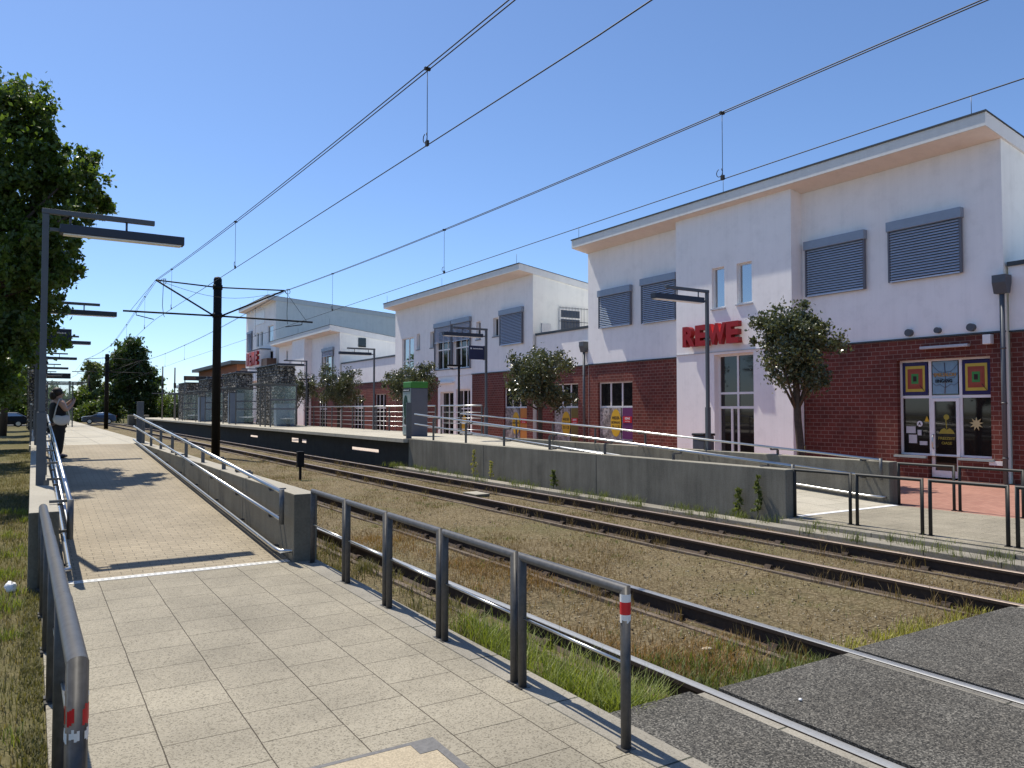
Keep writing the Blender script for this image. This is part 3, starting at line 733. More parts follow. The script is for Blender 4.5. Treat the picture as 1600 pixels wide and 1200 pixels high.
MB().facade(FX + .02, 9.2, 14.8, -.1, 3.58, [sh, (10.35, 11.1, -.1, .57)], .22).build('brick_wall', brickm, A); m = MB(); m.facade(FX + .02, 19.6, 25.25, -.1, 3.58, [gf], .16); m.build('brick_wall', brickm, A)
MB().box(FX - .03, FX + .03, 9.18, 14.8, 3.582, 3.625).build('drip_strip', trim, A); MB().box(FX - .03, FX + .03, 19.6, 25.27, 3.582, 3.625).build('drip_strip', trim, A)
volume(A, FX, 12, 9.2, 25.25, 0, 8.23, .17, plaster2)
roof(A, 9.2, 25.25, 8.23)
for y0, y1, z0, z1 in ((10.12, 12.0, 5.14, 6.76), (12.72, 14.6, 5.08, 6.72), (20.05, 21.85, 4.97, 6.66), (22.5, 24.42, 5.02, 6.55)): blind(A, FX, y0, y1, z0, z1)
for h in up: window(A, FX - .5, *h, dep=.15)
f = window(A, FX + .02, *gf, cols=(23.23, 23.93), rows=(1.86,), dep=.14, gl=glassd); posters(f, FX + .075, gf[0], gf[1], gf[2], 1.82, 'p')
# glazed entrance in the bay
f = window(A, FX - .5, *bd, cols=(17.06,), rows=(2.28,), dep=.26, gl=glassd, sill=False, fr=.07, nm='entrance_glazing')
MB().box(FX - .30, FX - .22, 16.32, 17.80, 1.78, 1.86).build('transom', white, f)
MB().box(FX - .30, FX - .22, 17.28, 17.35, .09, 1.78).build('door_post', white, f)
m = MB()
for z in (.5, .8, 1.1, 1.4, 1.95, 2.08): m.box(FX - .24, FX - .22, 17.36, 17.75, z, z + .03)
build_parts(m, 'sticker_strip', whitem2, f)
# gaming shop front
f = window(A, FX + .02, *sh, cols=(10.33, 11.10), rows=(2.08,), dep=.2, gl=glassd, fr=.055, sill=False, nm='shop_window')
MB().box(FX - .06, FX + .16, 11.12, 11.98, .50, .555).build('sill', machpale, f); MB().box(FX - .06, FX + .16, 9.48, 10.32, .50, .555).build('sill', machpale, f)
d = MB(); X = FX + .2
d.box(X - .06, X + .0, 10.36, 10.44, .03, 2.04); d.box(X - .06, X, 10.99, 11.07, .03, 2.04); d.box(X - .06, X, 10.44, 10.99, 1.96, 2.04); d.box(X - .06, X, 10.44, 10.99, .03, .2)
dr = d.build('door', white, A); MB().box(X - .02, X - .01, 10.43, 11.0, .19, 1.97).build('pane', glassd, dr)
MB().tube([(X - .06, 11.02, .75), (X - .14, 11.0, .80), (X - .16, 10.99, .93), (X - .14, 11.0, 1.06), (X - .06, 11.02, 1.11)], .018, 8).build('handle', steel, dr)
def ornament(y0, y1, z0, z1):
    b = MB().box(X - .03, X - .012, y0, y1, z0, z1).build('ornament_panel', simple('ornament_navy', (.02, .015, .09), .4), f)
    cs = ((.07, (.55, .42, .06)), (.13, (.30, .06, .03)), (.19, (.32, .07, .04)), (.235, (.05, .25, .06)), (.285, (.03, .012, .01)))
    for i, (k, c) in enumerate(cs): MB().box(X - .032 - .004 * (i + 1), X - .03 - .004 * i, y0 + k * 1.0, y1 - k, z0 + k * 1.25, z1 - k * 1.25).build('colour_frame', MATS.get('orn%d' % i) or simple('orn%d' % i, c, .5), b)
    MB().tube([(X - .052, y0 + .07, z0 + .09), (X - .052, y0 + .2, z0 + .25)], .006, 4).build('corner_line', blackm, b)
ornament(9.62, 10.28, 2.13, 2.98); ornament(11.16, 11.82, 2.13, 2.98)
bp = MB().box(X - .03, X - .012, 10.40, 11.03, 2.15, 2.98).build('glass_sign', simple('glass_pale_blue', (.20, .33, .42), .3, 0, .15, 3), f)
m = MB(); k = rnd
m.tube([(X - .034, 10.72, 2.16), (X - .034, 10.70, 2.5), (X - .034, 10.72, 2.95)], .012, 6)
for s in (-1, 1):
    for q in range(3):
        z = 2.3 + q * .2; m.tube([(X - .034, 10.71, z)] + [(X - .034, 10.71 + s * (.05 + .09 * j), z + .05 * j + .05 * math.sin(j * 2 + q)) for j in range(1, 4)], .006, 5)
m.build('tree_motif', machgrey, bp)
text('SPIELSALON', 'lettering', simple('letter_gold', (.45, .25, .06), .5), bp, X - .045, 10.715, 2.64, wid=.56, hgt=.09, bold=.02)
text('EINGANG', 'lettering', blackm, bp, X - .045, 10.74, 2.48, wid=.42, hgt=.09, bold=.02)
gy = simple('letter_dull_yellow', (.32, .26, .03), .5)
text('FREIZEIT', 'lettering', gy, dr, X - .025, 10.70, 1.02, wid=.42, hgt=.07, bold=.01); text('OASE', 'lettering', gy, dr, X - .025, 10.70, .90, wid=.26, hgt=.07, bold=.01)
m = MB(); m.prism([(10.5, 1.14), (10.9, 1.14), (10.84, 1.24), (10.76, 1.28), (10.7, 1.24), (10.62, 1.28), (10.54, 1.22)], 'x', X - .026, X - .021)
m.disc((X - .024, 10.7, 1.56), .07, 'x', 16, .005); m.prism([(10.69, 1.26), (10.71, 1.26), (10.73, 1.5), (10.70, 1.5)], 'x', X - .026, X - .021); m.build('palm_emblem', gy, dr)
st = MB()
poly = [(9.97 + (.17 if q % 2 == 0 else .075) * math.sin(q * math.pi / 9), 1.40 + (.17 if q % 2 == 0 else .075) * math.cos(q * math.pi / 9)) for q in range(18)]
st.prism(poly, 'x', X - .03, X - .016); st.build('star_ornament', simple('star_straw', (.55, .46, .22), .6), f)
m = MB()
for y, z, a, b in ((11.63, 1.22, .15, .09), (11.58, .98, .13, .11), (11.40, 1.15, .06, .07), (11.3, .88, .12, .05)): m.box(X - .03, X - .016, y - a / 1.2, y + a / 1.2, z - b, z + b)
build_parts(m, 'notice', whitem2, f)
m = MB().disc((X - .024, 11.39, 1.38), .075, 'x', 18, .012); m.build('round_sticker', whitep, f); text('A', 'lettering', blackm, f, X - .034, 11.39, 1.38, hgt=.08, bold=.02)
MB().prism([(11.14, 1.44), (11.26, 1.44), (11.2, 1.58)], 'x', X - .03, X - .016).build('triangle_sticker', yellow, f)
for y in (11.5, 10.75, 9.93): MB().disc((FX - .06, y, 3.76), .095 if y != 10.75 else .075, 'x', 18, .12).build('round_vent', lampgrey, A)
MB().box(FX - .12, FX + .018, 10.0, 11.2, 3.30, 3.37).build('strip_light', whitem2, A, .01)
MB().box(FX - .16, FX + .018, 9.45, 9.63, 3.32, 3.55).build('alarm_box', white, A, .012)
MB().box(FX - .02, FX + .018, 9.3, 9.6, .42, .52).build('vent_grille', white, A)
downpipe(A, FX - .09, 9.2, 0, 4.55)
# --- connecting wings
def wing(label, y0, y1, X=19.62, zt=5.15, pipe=None, holes=(), poster=True):
    t = thing('connecting_wing', label, 'building', (X, (y0 + y1) / 2, 0))
    m = MB(); m.facade(X, y0, y1, 3.6, zt, []); m.face((X, y0, zt), (X + 9, y0, zt), (X + 9, y1, zt), (X, y1, zt)); m.build('upper_wall', plaster, t)
    m = MB(); m.facade(X + .02, y0, y1, -.1, 3.58, list(holes), .16); m.build('brick_wall', brickm, t)
    MB().box(X - .06, X + .25, y0, y1, zt + .003, zt + .1).build('coping', trim, t); MB().box(X - .03, X + .03, y0, y1, 3.582, 3.62).build('drip_strip', trim, t)
    for h in holes:
        c = (h[1] - h[0]) / 3; f = window(t, X + .02, *h, cols=(h[0] + c, h[0] + 2 * c), rows=(1.86,), dep=.14, gl=glassd)
        if poster: posters(f, X + .075, h[0], h[1], h[2], 1.82, 'o')
    if pipe: downpipe(t, X - .12, pipe, 0, 4.2)
wing('low white link wall at right picture edge, beside the shop door', -14, 9.15)
wing('low link with brick base between nearest market building and middle one', 25.3, 29.3, pipe=25.55, holes=[(26.15, 28.0, .35, 2.88)])
wing('low link with brick base between middle building and gabled third building', 45.3, 55.5, holes=[(47, 48.9, .3, 2.8), (51, 53, .3, 2.8)], poster=False)
# --- middle building
B = thing('market_building', 'middle white market building with barred gable window and half lowered blinds', 'building', (FX, 37, 0))
ws = [(42.4, 44.15, 4.2, 6.14), (41.56, 42.0, 5.33, 6.28), (39.68, 40.16, 5.31, 6.24), (37.45, 39.35, 4.0, 6.2), (35.3, 37.2, 3.98, 6.2), (34.26, 34.72, 5.37, 6.3), (32.48, 33.0, 5.39, 6.32)]
m = MB(); m.facade(FX, 29.4, 45.2, 3.6, 8.0, ws + [(30.3, 32.1, 4.9, 6.3)], .2); m.build('upper_wall', plaster, B)
for i, h in enumerate(ws):
    if i == 0: window(B, FX, *h, cols=(43.28,), rows=(4.75,), dep=.14)
    elif i in (3, 4): window(B, FX, *h, cols=(h[0] + .63, h[0] + 1.26), rows=(5.1,), dep=.14, gl=glassd)
    else: window(B, FX, *h, dep=.18, gl=glassd)
for y0, y1, z0, z1, zb in ((37.4, 39.4, 3.95, 6.62, 5.5), (35.25, 37.25, 3.93, 6.65, 5.45), (30.2, 32.2, 4.87, 6.6, None)): blind(B, FX, y0, y1, z0, z1, zb)
gw = [(29.95, 31.98, .28, 2.82)]
MB().facade(FX + .02, 29.4, 35.2, -.1, 3.58, gw, .16).build('brick_wall', brickm, B); m = MB(); m.facade(FX + .02, 39.2, 45.2, -.1, 3.58, [(42.2, 44.2, -.1, 2.7)], .16); m.build('brick_wall', brickm, B)
MB().box(FX - .03, FX + .03, 29.4, 35.2, 3.582, 3.62).build('drip_strip', trim, B)
f = window(B, FX + .02, *gw[0], cols=(30.63, 31.3), rows=(1.86,), dep=.14, gl=glassd); posters(f, FX + .075, *gw[0][:3], 1.82, 'r')
window(B, FX + .02, 42.2, 44.2, 0, 2.7, cols=(43.2,), dep=.14, gl=glassd, sill=False, nm='white_door_set')
m = MB(); m.facade(FX + .03, 35.2, 39.2, -.1, 3.6, [(35.4, 37.0, 0, 2.85), (37.3, 38.9, 0, 2.75)], .25); m.build('entrance_recess', plaster, B)
f = window(B, FX + .03, 35.4, 37.0, 0, 2.85, cols=(35.95, 36.45), rows=(1.8,), dep=.2, gl=glassd, sill=False, fr=.09, nm='entrance_glazing')
MB().disc((FX + .1, 36.2, .95), .5, 'x', 24, .008, .55).build('oval_sticker', yellow, f)
window(B, FX + .03, 37.3, 38.9, 0, 2.75, cols=(38.1,), dep=.2, gl=glassd, sill=False, fr=.08, nm='entrance_door')
MB().box(FX - .14, FX + .025, 37.2, 39.0, 3.2, 3.3).build('strip_light', white, B)
volume(B, FX, 12, 29.4, 45.2, 0, 8.0, .15, plaster2); roof(B, 29.4, 45.2, 8.0, slope=.15, th=.30)
g = MB(); g.box(20.95, 22.2, 29.32, 29.38, 5.2, 6.5); gf2 = g.build('gable_window', white, B)
MB().box(21.03, 22.12, 29.305, 29.319, 5.28, 6.02).box(21.03, 22.12, 29.305, 29.319, 6.1, 6.44).build('pane', simple('glass_dusk_blue', (.015, .035, .075), .15, 0, .2, 3), gf2)
m = MB()
for x in np.linspace(20.9, 22.5, 10): m.tube([(x, 29.22, 5.2), (x, 29.22, 6.6)], .007, 6)
for z in (5.3, 5.9, 6.55): m.tube([(20.85, 29.22, z), (22.55, 29.22, z)], .014, 6)
build_parts(m, 'window_bar', galv, gf2)
MB().box(19.95, 20.45, 29.33, 29.398, 5.2, 5.75).build('meter_box', whitem2, B)
# --- third building
Cb = thing('market_building', 'third white market building with narrow slit window and projecting bay', 'building', (FX, 64, 0))
MB().facade(FX, 55.6, 62.5, 3.6, 7.55, [(56.9, 59.4, 4.2, 6.2)]).build('upper_wall', plaster, Cb); m = MB(); m.facade(FX, 66, 72.3, 0, 7.55, [(69.4, 70.0, 6.3, 7.1)]); m.build('upper_wall', plaster, Cb)
m = MB(); m.facade(FX - .6, 62.5, 66, 0, 7.65, [], .2); m.face((FX - .6, 62.5, 0), (FX, 62.5, 0), (FX, 62.5, 7.6), (FX - .6, 62.5, 7.65)); m.face((FX - .6, 66, 0), (FX - .6, 66, 7.65), (FX, 66, 7.6), (FX, 66, 0)); m.build('projecting_bay', plaster, Cb)
m = MB(); m.facade(FX + .02, 55.6, 62.5, -.1, 3.58, [(58.5, 60.5, .3, 2.8)], .16); m.build('brick_wall', brickm, Cb)
window(Cb, FX, 56.9, 59.4, 4.2, 6.2, cols=(57.7, 58.6), dep=.14); window(Cb, FX, 69.4, 70.0, 6.3, 7.1, dep=.14, gl=glassd); window(Cb, FX + .02, 58.5, 60.5, .3, 2.8, cols=(59.2, 59.9), rows=(1.8,), dep=.14, gl=glassd)
blind(Cb, FX, 56.85, 59.45, 4.15, 6.55, 5.9)
volume(Cb, FX, 12, 55.6, 72.3, 0, 7.55, .13, plaster2); roof(Cb, 55.6, 72.3, 7.55, slope=.13, th=.42)
MB().box(20.95, 21.55, 55.54, 55.59, 6.5, 7.2).build('gable_window', glassd, Cb)
# --- tall end building
D = thing('corner_tower_building', 'tall four storey white building behind the gabion blocks', 'building', (FX, 80, 0))
dw = [(82.7, 84.5, 7.9, 9.5), (79.8, 80.9, 8.2, 9.6), (78.2, 79.3, 8.2, 9.6), (74.4, 76.5, 8.3, 9.9), (74.4, 76.5, 6.0, 7.4)]
m = MB(); m.facade(FX, 73.6, 85.5, 0, 12.1, dw); m.build('front_wall', plaster, D)
for h in dw: window(D, FX, *h, dep=.14)
blind(D, FX, 82.6, 84.6, 7.9, 10.0, 7.9)
volume(D, FX, 13.5, 73.6, 85.5, 0, 12.1, .075, plaster2); roof(D, 73.6, 85.5, 12.1, back=13.5, slope=.075, th=.42)
MB().box(FX - .05, FX - .003, 77.6, 81.8, 10.4, 11.75).build('white_sheet', white, D)
MB().box(FX - 1.0, FX - .01, 75.3, 80.3, 4.6, 7.55).build('sign_bay', plaster, D); MB().box(FX - 1.05, FX, 75.25, 80.35, 7.553, 7.65).build('bay_coping', trim, D)
MB().box(FX - .6, FX - .01, 80.4, 85.5, 4.6, 6.0).build('balcony_panel', brownm, D); MB().box(FX - .9, FX - .01, 73.2, 75.2, 4.2, 6.6).build('balcony_panel', brownm, D)
m = MB()
for k in range(5): m.ball((FX - .35, 78 + k * 1.2, 11.85), .11, 8, 6)
build_parts(m, 'eave_lamp', whitep, D)
# red letters
def sign(label, X, y0, y1, z0, z1, dep, base=None):
    t = thing('shop_sign', label, 'sign', (X, (y0 + y1) / 2, z0)); w_ = (y1 - y0); adv = [.24, .22, .33, .21]; s_ = sum(adv); y = y1
    for ch, a in zip('REWE', adv):
        wd = w_ * a / s_; text(ch, 'letter', signred, t, X, y - wd / 2, (z0 + z1) / 2, wid=wd * .97, hgt=z1 - z0, ext=dep, bold=.055); y -= wd
    return t
t = sign('large red block letters on the white bay of the nearest building', FX - .68, 16.60, 19.05, 3.86, 4.55, .09)
MB().box(FX - .6, FX - .501, 16.8, 19.0, 4.1, 4.16).build('mounting_rail', galv, t)
sign('distant red block letters on the tall end building', FX - 1.15, 75.5, 79.9, 6.1, 7.4, .1)
# far brown block and low hall
E_ = thing('apartment_block', 'far brown flat roofed building behind the tall one', 'building', (21, 105, 0))
m = MB(); m.facade(20, 92, 116, 0, 7.0, [(95 + 4 * k, 97 + 4 * k, 4.6, 6.2) for k in range(5)], .2); m.face((20, 92, 0), (30, 92, 0), (30, 92, 7), (20, 92, 7)); m.build('wall', simple('orange_brown_render', (.26, .10, .05), .8), E_)
for k in range(5): window(E_, 20, 95 + 4 * k, 97 + 4 * k, 4.6, 6.2, dep=.15, gl=glassd)
MB().box(19.2, 31, 91.5, 116.8, 7.0, 7.4).build('roof', trim, E_)
F_ = thing('low_hall', 'low pale flat roofed hall beside the dark tree', 'building', (20, 124, 0))
m = MB(); m.facade(20, 118, 134, 0, 5.2, [(121, 130, 1, 3)], .2); m.face((20, 118, 0), (32, 118, 0), (32, 118, 5.2), (20, 118, 5.2)); m.build('wall', plaster2, F_)
MB().box(20.15, 20.2, 120.9, 130.1, .9, 3.1).build('window', glassd, F_); MB().box(19.4, 32, 117.5, 134.5, 5.2, 5.6).build('roof', whitem2, F_)

# ------------------------------------------------------------------ platform furniture
def gabion(label, x0, x1, y0, y1, z0, z1):
    t = thing('gabion_block', label, 'gabion', (x0, y0, z0), 'gabion blocks')
    m = MB()
    nx, ny, nz = max(2, int((x1 - x0) / .17)), int((y1 - y0) / .17), int((z1 - z0) / .17)
    rr = random.Random(int(y0)); 
    m.box(x0 + .03, x1 - .03, y0 + .03, y1 - .03, z0, z1 - .03)
    def stone(c, ax):
        r = [rr.uniform(.075, .125) for _ in range(3)]; r[ax] *= .7; m.ball(c, r, 6, 4)
    for k in range(nz):
        for i in range(nx): stone((x0 + .08 + i * (x1 - x0 - .16) / max(1, nx - 1) + rr.uniform(-.03, .03), y0 + .05, z0 + .08 + k * (z1 - z0 - .16) / (nz - 1) + rr.uniform(-.03, .03)), 1)
        for j in range(ny): stone((x0 + .05, y0 + .08 + j * (y1 - y0 - .16) / (ny - 1) + rr.uniform(-.03, .03), z0 + .08 + k * (z1 - z0 - .16) / (nz - 1) + rr.uniform(-.03, .03)), 0)
    m.build('stones', gabm, t)
    g = MB()
    for z in np.linspace(z0 + .02, z1, 5):
        g.tube([(x0 - .03, y1, z), (x0 - .03, y0 - .03, z), (x1, y0 - .03, z)], .006, 5)
    for x in np.linspace(x0, x1, 3): g.tube([(x, y0 - .06, z0), (x, y0 - .06, z1)], .007, 5)
    for y in np.linspace(y0, y1, 4): g.tube([(x0 - .06, y, z0), (x0 - .06, y, z1)], .007, 5)
    g.build('wire_cage', galv, t)
    MB().box(x0 - .08, x1 + .05, y0 - .08, y1 + .05, z1 + .004, z1 + .06).build('cover_plate', lampdark, t)
gabion('nearest gabion stone block on far platform', 12.0, 13.1, 45, 49.7, PZ, 4.36)
gabion('second gabion stone block on far platform', 12.0, 13.1, 55.2, 59.6, PZ, 4.3)
gabion('third gabion stone block, mostly behind the black mast', 12.0, 13.1, 65.4, 69.6, PZ, 4.2)
gabion('farthest gabion stone block on far platform', 12.0, 13.1, 75.6, 80, PZ, 4.2)
gabion('tall dark gabion pillar on the left platform behind lamp posts', -.15, .6, 44, 48.5, PZ, 4.3)
def shelter(label, x0, x1, y0, y1, z0, h=2.35, cab=None):
    t = thing('glass_shelter', label, 'shelter', ((x0 + x1) / 2, y0, z0), 'glass shelters')
    for (x, y) in ((x0, y0), (x0, y1), (x1, y0), (x1, y1), (x0, (y0 + y1) / 2)): MB().box(x - .03, x + .03, y - .03, y + .03, z0, z0 + h).build('post', galv, t)
    MB().box(x0 - .6 if x0 > 5 else x0 - .1, x1 + .1 if x0 > 5 else x1 + .7, y0 - .15, y1 + .15, z0 + h + .003, z0 + h + .03).build('roof_pane', cglass, t)
    m = MB(); a, b = (x0 - .6, x1 + .1) if x0 > 5 else (x0 - .1, x1 + .7)
    for y in (y0, (y0 + y1) / 2, y1): m.box(a, b, y - .025, y + .025, z0 + h - .06, z0 + h)
    m.box(a - .02, a + .02, y0 - .16, y1 + .16, z0 + h - .02, z0 + h + .04); build_parts(m, 'roof_frame', galv, t)
    xb = x1 if x0 > 5 else x0
    MB().box(xb - .008, xb + .008, y0 + .03, y1 - .03, z0 + .15, z0 + h - .1).build('back_pane', cglass, t)
    MB().box(x0 + .03, x1 - .03, y0 - .008, y0 + .008, z0 + .15, z0 + h - .1).build('side_pane', cglass, t)
    m = MB()
    for z in (.95, 1.45): m.box(x0 + .03, x1 - .03, y0 - .016, y0 - .009, z0 + z, z0 + z + .07)
    build_parts(m, 'safety_stripe', machgrey, t)
    be = MB().box(min(xb, xb - .45 if x0 > 5 else xb + .45), max(xb - .04, xb + .04), y0 + .4, y1 - .4, z0 + .42, z0 + .47).build('bench_seat', whitem2, t)
    MB().box(xb - .3 if x0 > 5 else xb + .1, xb - .1 if x0 > 5 else xb + .3, y0 + .8, y0 + .86, z0, z0 + .42).build('bench_leg', galv, t)
shelter('glass shelter in front of nearest gabion block', 11.0, 12.4, 42.4, 44.6, PZ)
shelter('glass shelter between the nearest and second gabion blocks', 11.0, 12.4, 50.8, 54.6, PZ)
shelter('glass shelter between second gabion block and the black mast', 11.0, 12.4, 61.0, 64.8, PZ)
shelter('farthest glass shelter on far platform', 11.0, 12.4, 71.2, 75.0, PZ)
shelter('glass shelter with pale roof on left platform beyond the woman', .7, 1.9, 49, 54, PZ, 2.5)
for L, x, y, hh, ww in (('low blue grey cabinet at foot of the nearest gabion block', 11.9, 44.2, 1.3, 1.0), ('tall blue grey cabinet before second gabion block', 11.6, 54.9, 2.1, 1.0), ('tall blue grey cabinet left of the black mast', 11.4, 65.0, 1.95, .9)):
    t = thing('equipment_cabinet', L, 'cabinet', (x, y, PZ), 'platform cabinets')
    MB().box(x - .15, x + ww - .15, y - .3, y + .3, PZ, PZ + hh).build('body', cabgrey, t, .015); MB().box(x - .18, x - .151, y - .27, y + .27, PZ + .1, PZ + hh - .08).build('door', cabgrey, t, .006)
    MB().box(x - .17, x + ww - .13, y - .32, y + .32, PZ + hh + .002, PZ + hh + .04).build('lid', lampgrey, t)
# railing along the back of the far platform
def long_rail(label, y0, y1, x=13.6, z0=PZ, n=4):
    t = thing('platform_railing', label, 'railing', (x, y0, z0)); k = int(abs(y1 - y0) / 1.6) + 1
    MB().tube([(x, y0, z0 + 1.1), (x, y1, z0 + 1.1)], .028, 10).build('top_rail', steel, t)
    m = MB()
    for i in range(n): m.tube([(x, y0, z0 + .22 + i * .21), (x, y1, z0 + .22 + i * .21)], .012, 8)
    build_parts(m, 'cross_bar', steel, t)
    for i in range(k + 1):
        y = y0 + (y1 - y0) * i / k; MB().box(x - .025, x + .025, y - .025, y + .025, z0, z0 + 1.08).build('post', galv, t)
long_rail('long railing with four bars between gabion block and ticket machine', 27.5, 44.6)
long_rail('short platform railing right of the ticket machine', 23.8, 27.0)
long_rail('railing along lawn side of left platform', 24.4, 43.5, -.02)
# ticket machine
t = thing('ticket_machine', 'grey ticket machine with green top at platform corner', 'ticket machine', (11.9, 25.5, PZ)); x0, x1, y0, y1 = 11.45, 12.1, 25.1, 25.8
MB().box(x0, x1, y0, y1, PZ, 2.52).build('body', machgrey, t, .02); MB().box(x0 - .01, x1 + .01, y0 - .01, y1 + .01, 2.523, 2.75).build('top_cap', green, t, .03)
MB().box(x0 - .03, x0 - .002, y0 + .02, y1 - .02, PZ + .05, 2.50).build('front_panel', machpale, t, .008)
MB().disc((x0 - .04, y1 - .3, 1.85), .42, 'x', 24, .02, .38).build('display', simple('machine_dark_green', (.01, .05, .04), .25), t)
MB().disc((x0 - .04, y1 - .3, 1.32), .12, 'x', 16, .02, 1.0).build('ticket_tray', blackm, t); MB().box(x0 - .045, x0 - .031, y0 + .08, y0 + .2, 1.7, 2.0).build('card_reader', blackm, t)
b = MB().box(x0 - .042, x0 - .031, y0 + .05, y1 - .05, 2.40, 2.5).build('name_strip', blackm, t); m = MB(); yq = y0 + .1; q = random.Random(8)
while yq < y1 - .12: a = q.uniform(.015, .035); m.box(x0 - .046, x0 - .042, yq, yq + a, 2.43, 2.43 + q.uniform(.02, .04)); yq += a + .01
m.build('lettering', whitep, b)
MB().box(x0 - .06, x0 - .032, y0 + .05, y1 - .05, 1.15, 1.2).build('shelf', whitem2, t)
# train information boards
def infoboard(label, x0, x1, y, z):
    t = thing('information_board', label, 'display', ((x0 + x1) / 2, y, PZ))
    MB().box(x0, x1, y - .12, y + .12, z - .2, z + .2).build('display_case', blackm, t, .02); MB().box(x0 + .1, (x0 + x1) / 2, y - .125, y - .121, z - .14, z + .14).build('screen', brownm, t)
    MB().box(x0 + .05, x0 + .13, y - .04, y + .04, PZ, z - .202).build('post', lampgrey, t)
infoboard('dark hanging train display on left platform', .3, 2.4, 66, 4.25); infoboard('dark brown train display above farthest gabion block', 11.6, 13.6, 74.6, 4.6)
# small lamp and round mirror sign by the middle building
t = thing('path_lamp', 'short black path lamp before the middle building entrance', 'lamp', (15.6, 29.3, 0)); MB().tube([(15.6, 29.3, 0), (15.6, 29.3, 3.6)], .05, 10).build('post', mastblack, t); MB().box(15.05, 15.7, 29.18, 29.42, 3.6, 3.68).build('lamp_head', mastblack, t, .01); MB().box(15.08, 15.5, 29.2, 29.4, 3.56, 3.599).build('diffuser', whitep, t)
t = thing('path_lamp', 'black path lamp behind nearest gabion block, picture board below', 'lamp', (15.4, 50, 0)); MB().tube([(15.4, 50, 0), (15.4, 50, 3.7)], .05, 10).build('post', mastblack, t); MB().box(14.8, 15.5, 49.88, 50.12, 3.7, 3.78).build('lamp_head', mastblack, t, .01)
t = thing('litter_bin', 'small grey litter bin on rear wall before the white bay', 'bin', (15.2, 14.7, 0)); MB().box(15.0, 15.4, 14.5, 14.9, 0, 1.05).build('body', lampgrey, t, .02); MB().box(14.98, 15.42, 14.48, 14.92, 1.053, 1.12).build('lid', blackm, t, .02)
# trackside equipment at the far end
for L, x, y, h in (('thin signal mast with crossbar beyond end of far platform, left one', 11.6, 88, 6.3), ('thin signal mast with crossbar beyond end of far platform, right one', 12.5, 86, 6.1)):
    t = thing('signal_mast', L, 'signal', (x, y, 0)); MB().tube([(x, y, 0), (x, y, h)], .07, 8).build('pole', galv, t); MB().box(x - 1.0, x + .4, y - .05, y + .05, 3.4, 3.5).build('crossbar', galv, t); MB().box(x - .12, x + .12, y - .14, y - .08, 4.0, 4.5).build('signal_head', blackm, t)
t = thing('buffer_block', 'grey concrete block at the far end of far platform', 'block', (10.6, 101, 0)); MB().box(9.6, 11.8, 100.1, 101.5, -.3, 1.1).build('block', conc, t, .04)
# litter
def crumple(name, label, cat, c, r, mt, seed, flat=1):
    m = MB().ball(c, r, 12, 8); rr = random.Random(seed)
    m.v = [(c[0] + (v[0] - c[0]) * rr.uniform(.6, 1.3), c[1] + (v[1] - c[1]) * rr.uniform(.6, 1.3), c[2] + (v[2] - c[2]) * rr.uniform(.6, 1.2) * flat) for v in m.v]
    tag(m.build(name, mt), label, cat)
crumple('litter_bag', 'crumpled white plastic bag lying on dry lawn', 'litter', (-.14, 8.9, .03), .06, whitep, 3)
crumple('paper_scrap', 'flat round cream paper scrap on soil inside near track', 'litter', (4.52, 4.35, -.12), (.045, .03, .008), cream, 5)
crumple('plastic_scrap', 'tiny white plastic scrap on the asphalt crossing', 'litter', (3.95, 3.05, .008), (.011, .011, .008), whitep, 6)
t = tag(MB().box(8.2, 8.55, 14.6, 15.2, -.15, -.09).build('wooden_plate', conc, None, .01), 'pale flat board lying between far track rails', 'board')
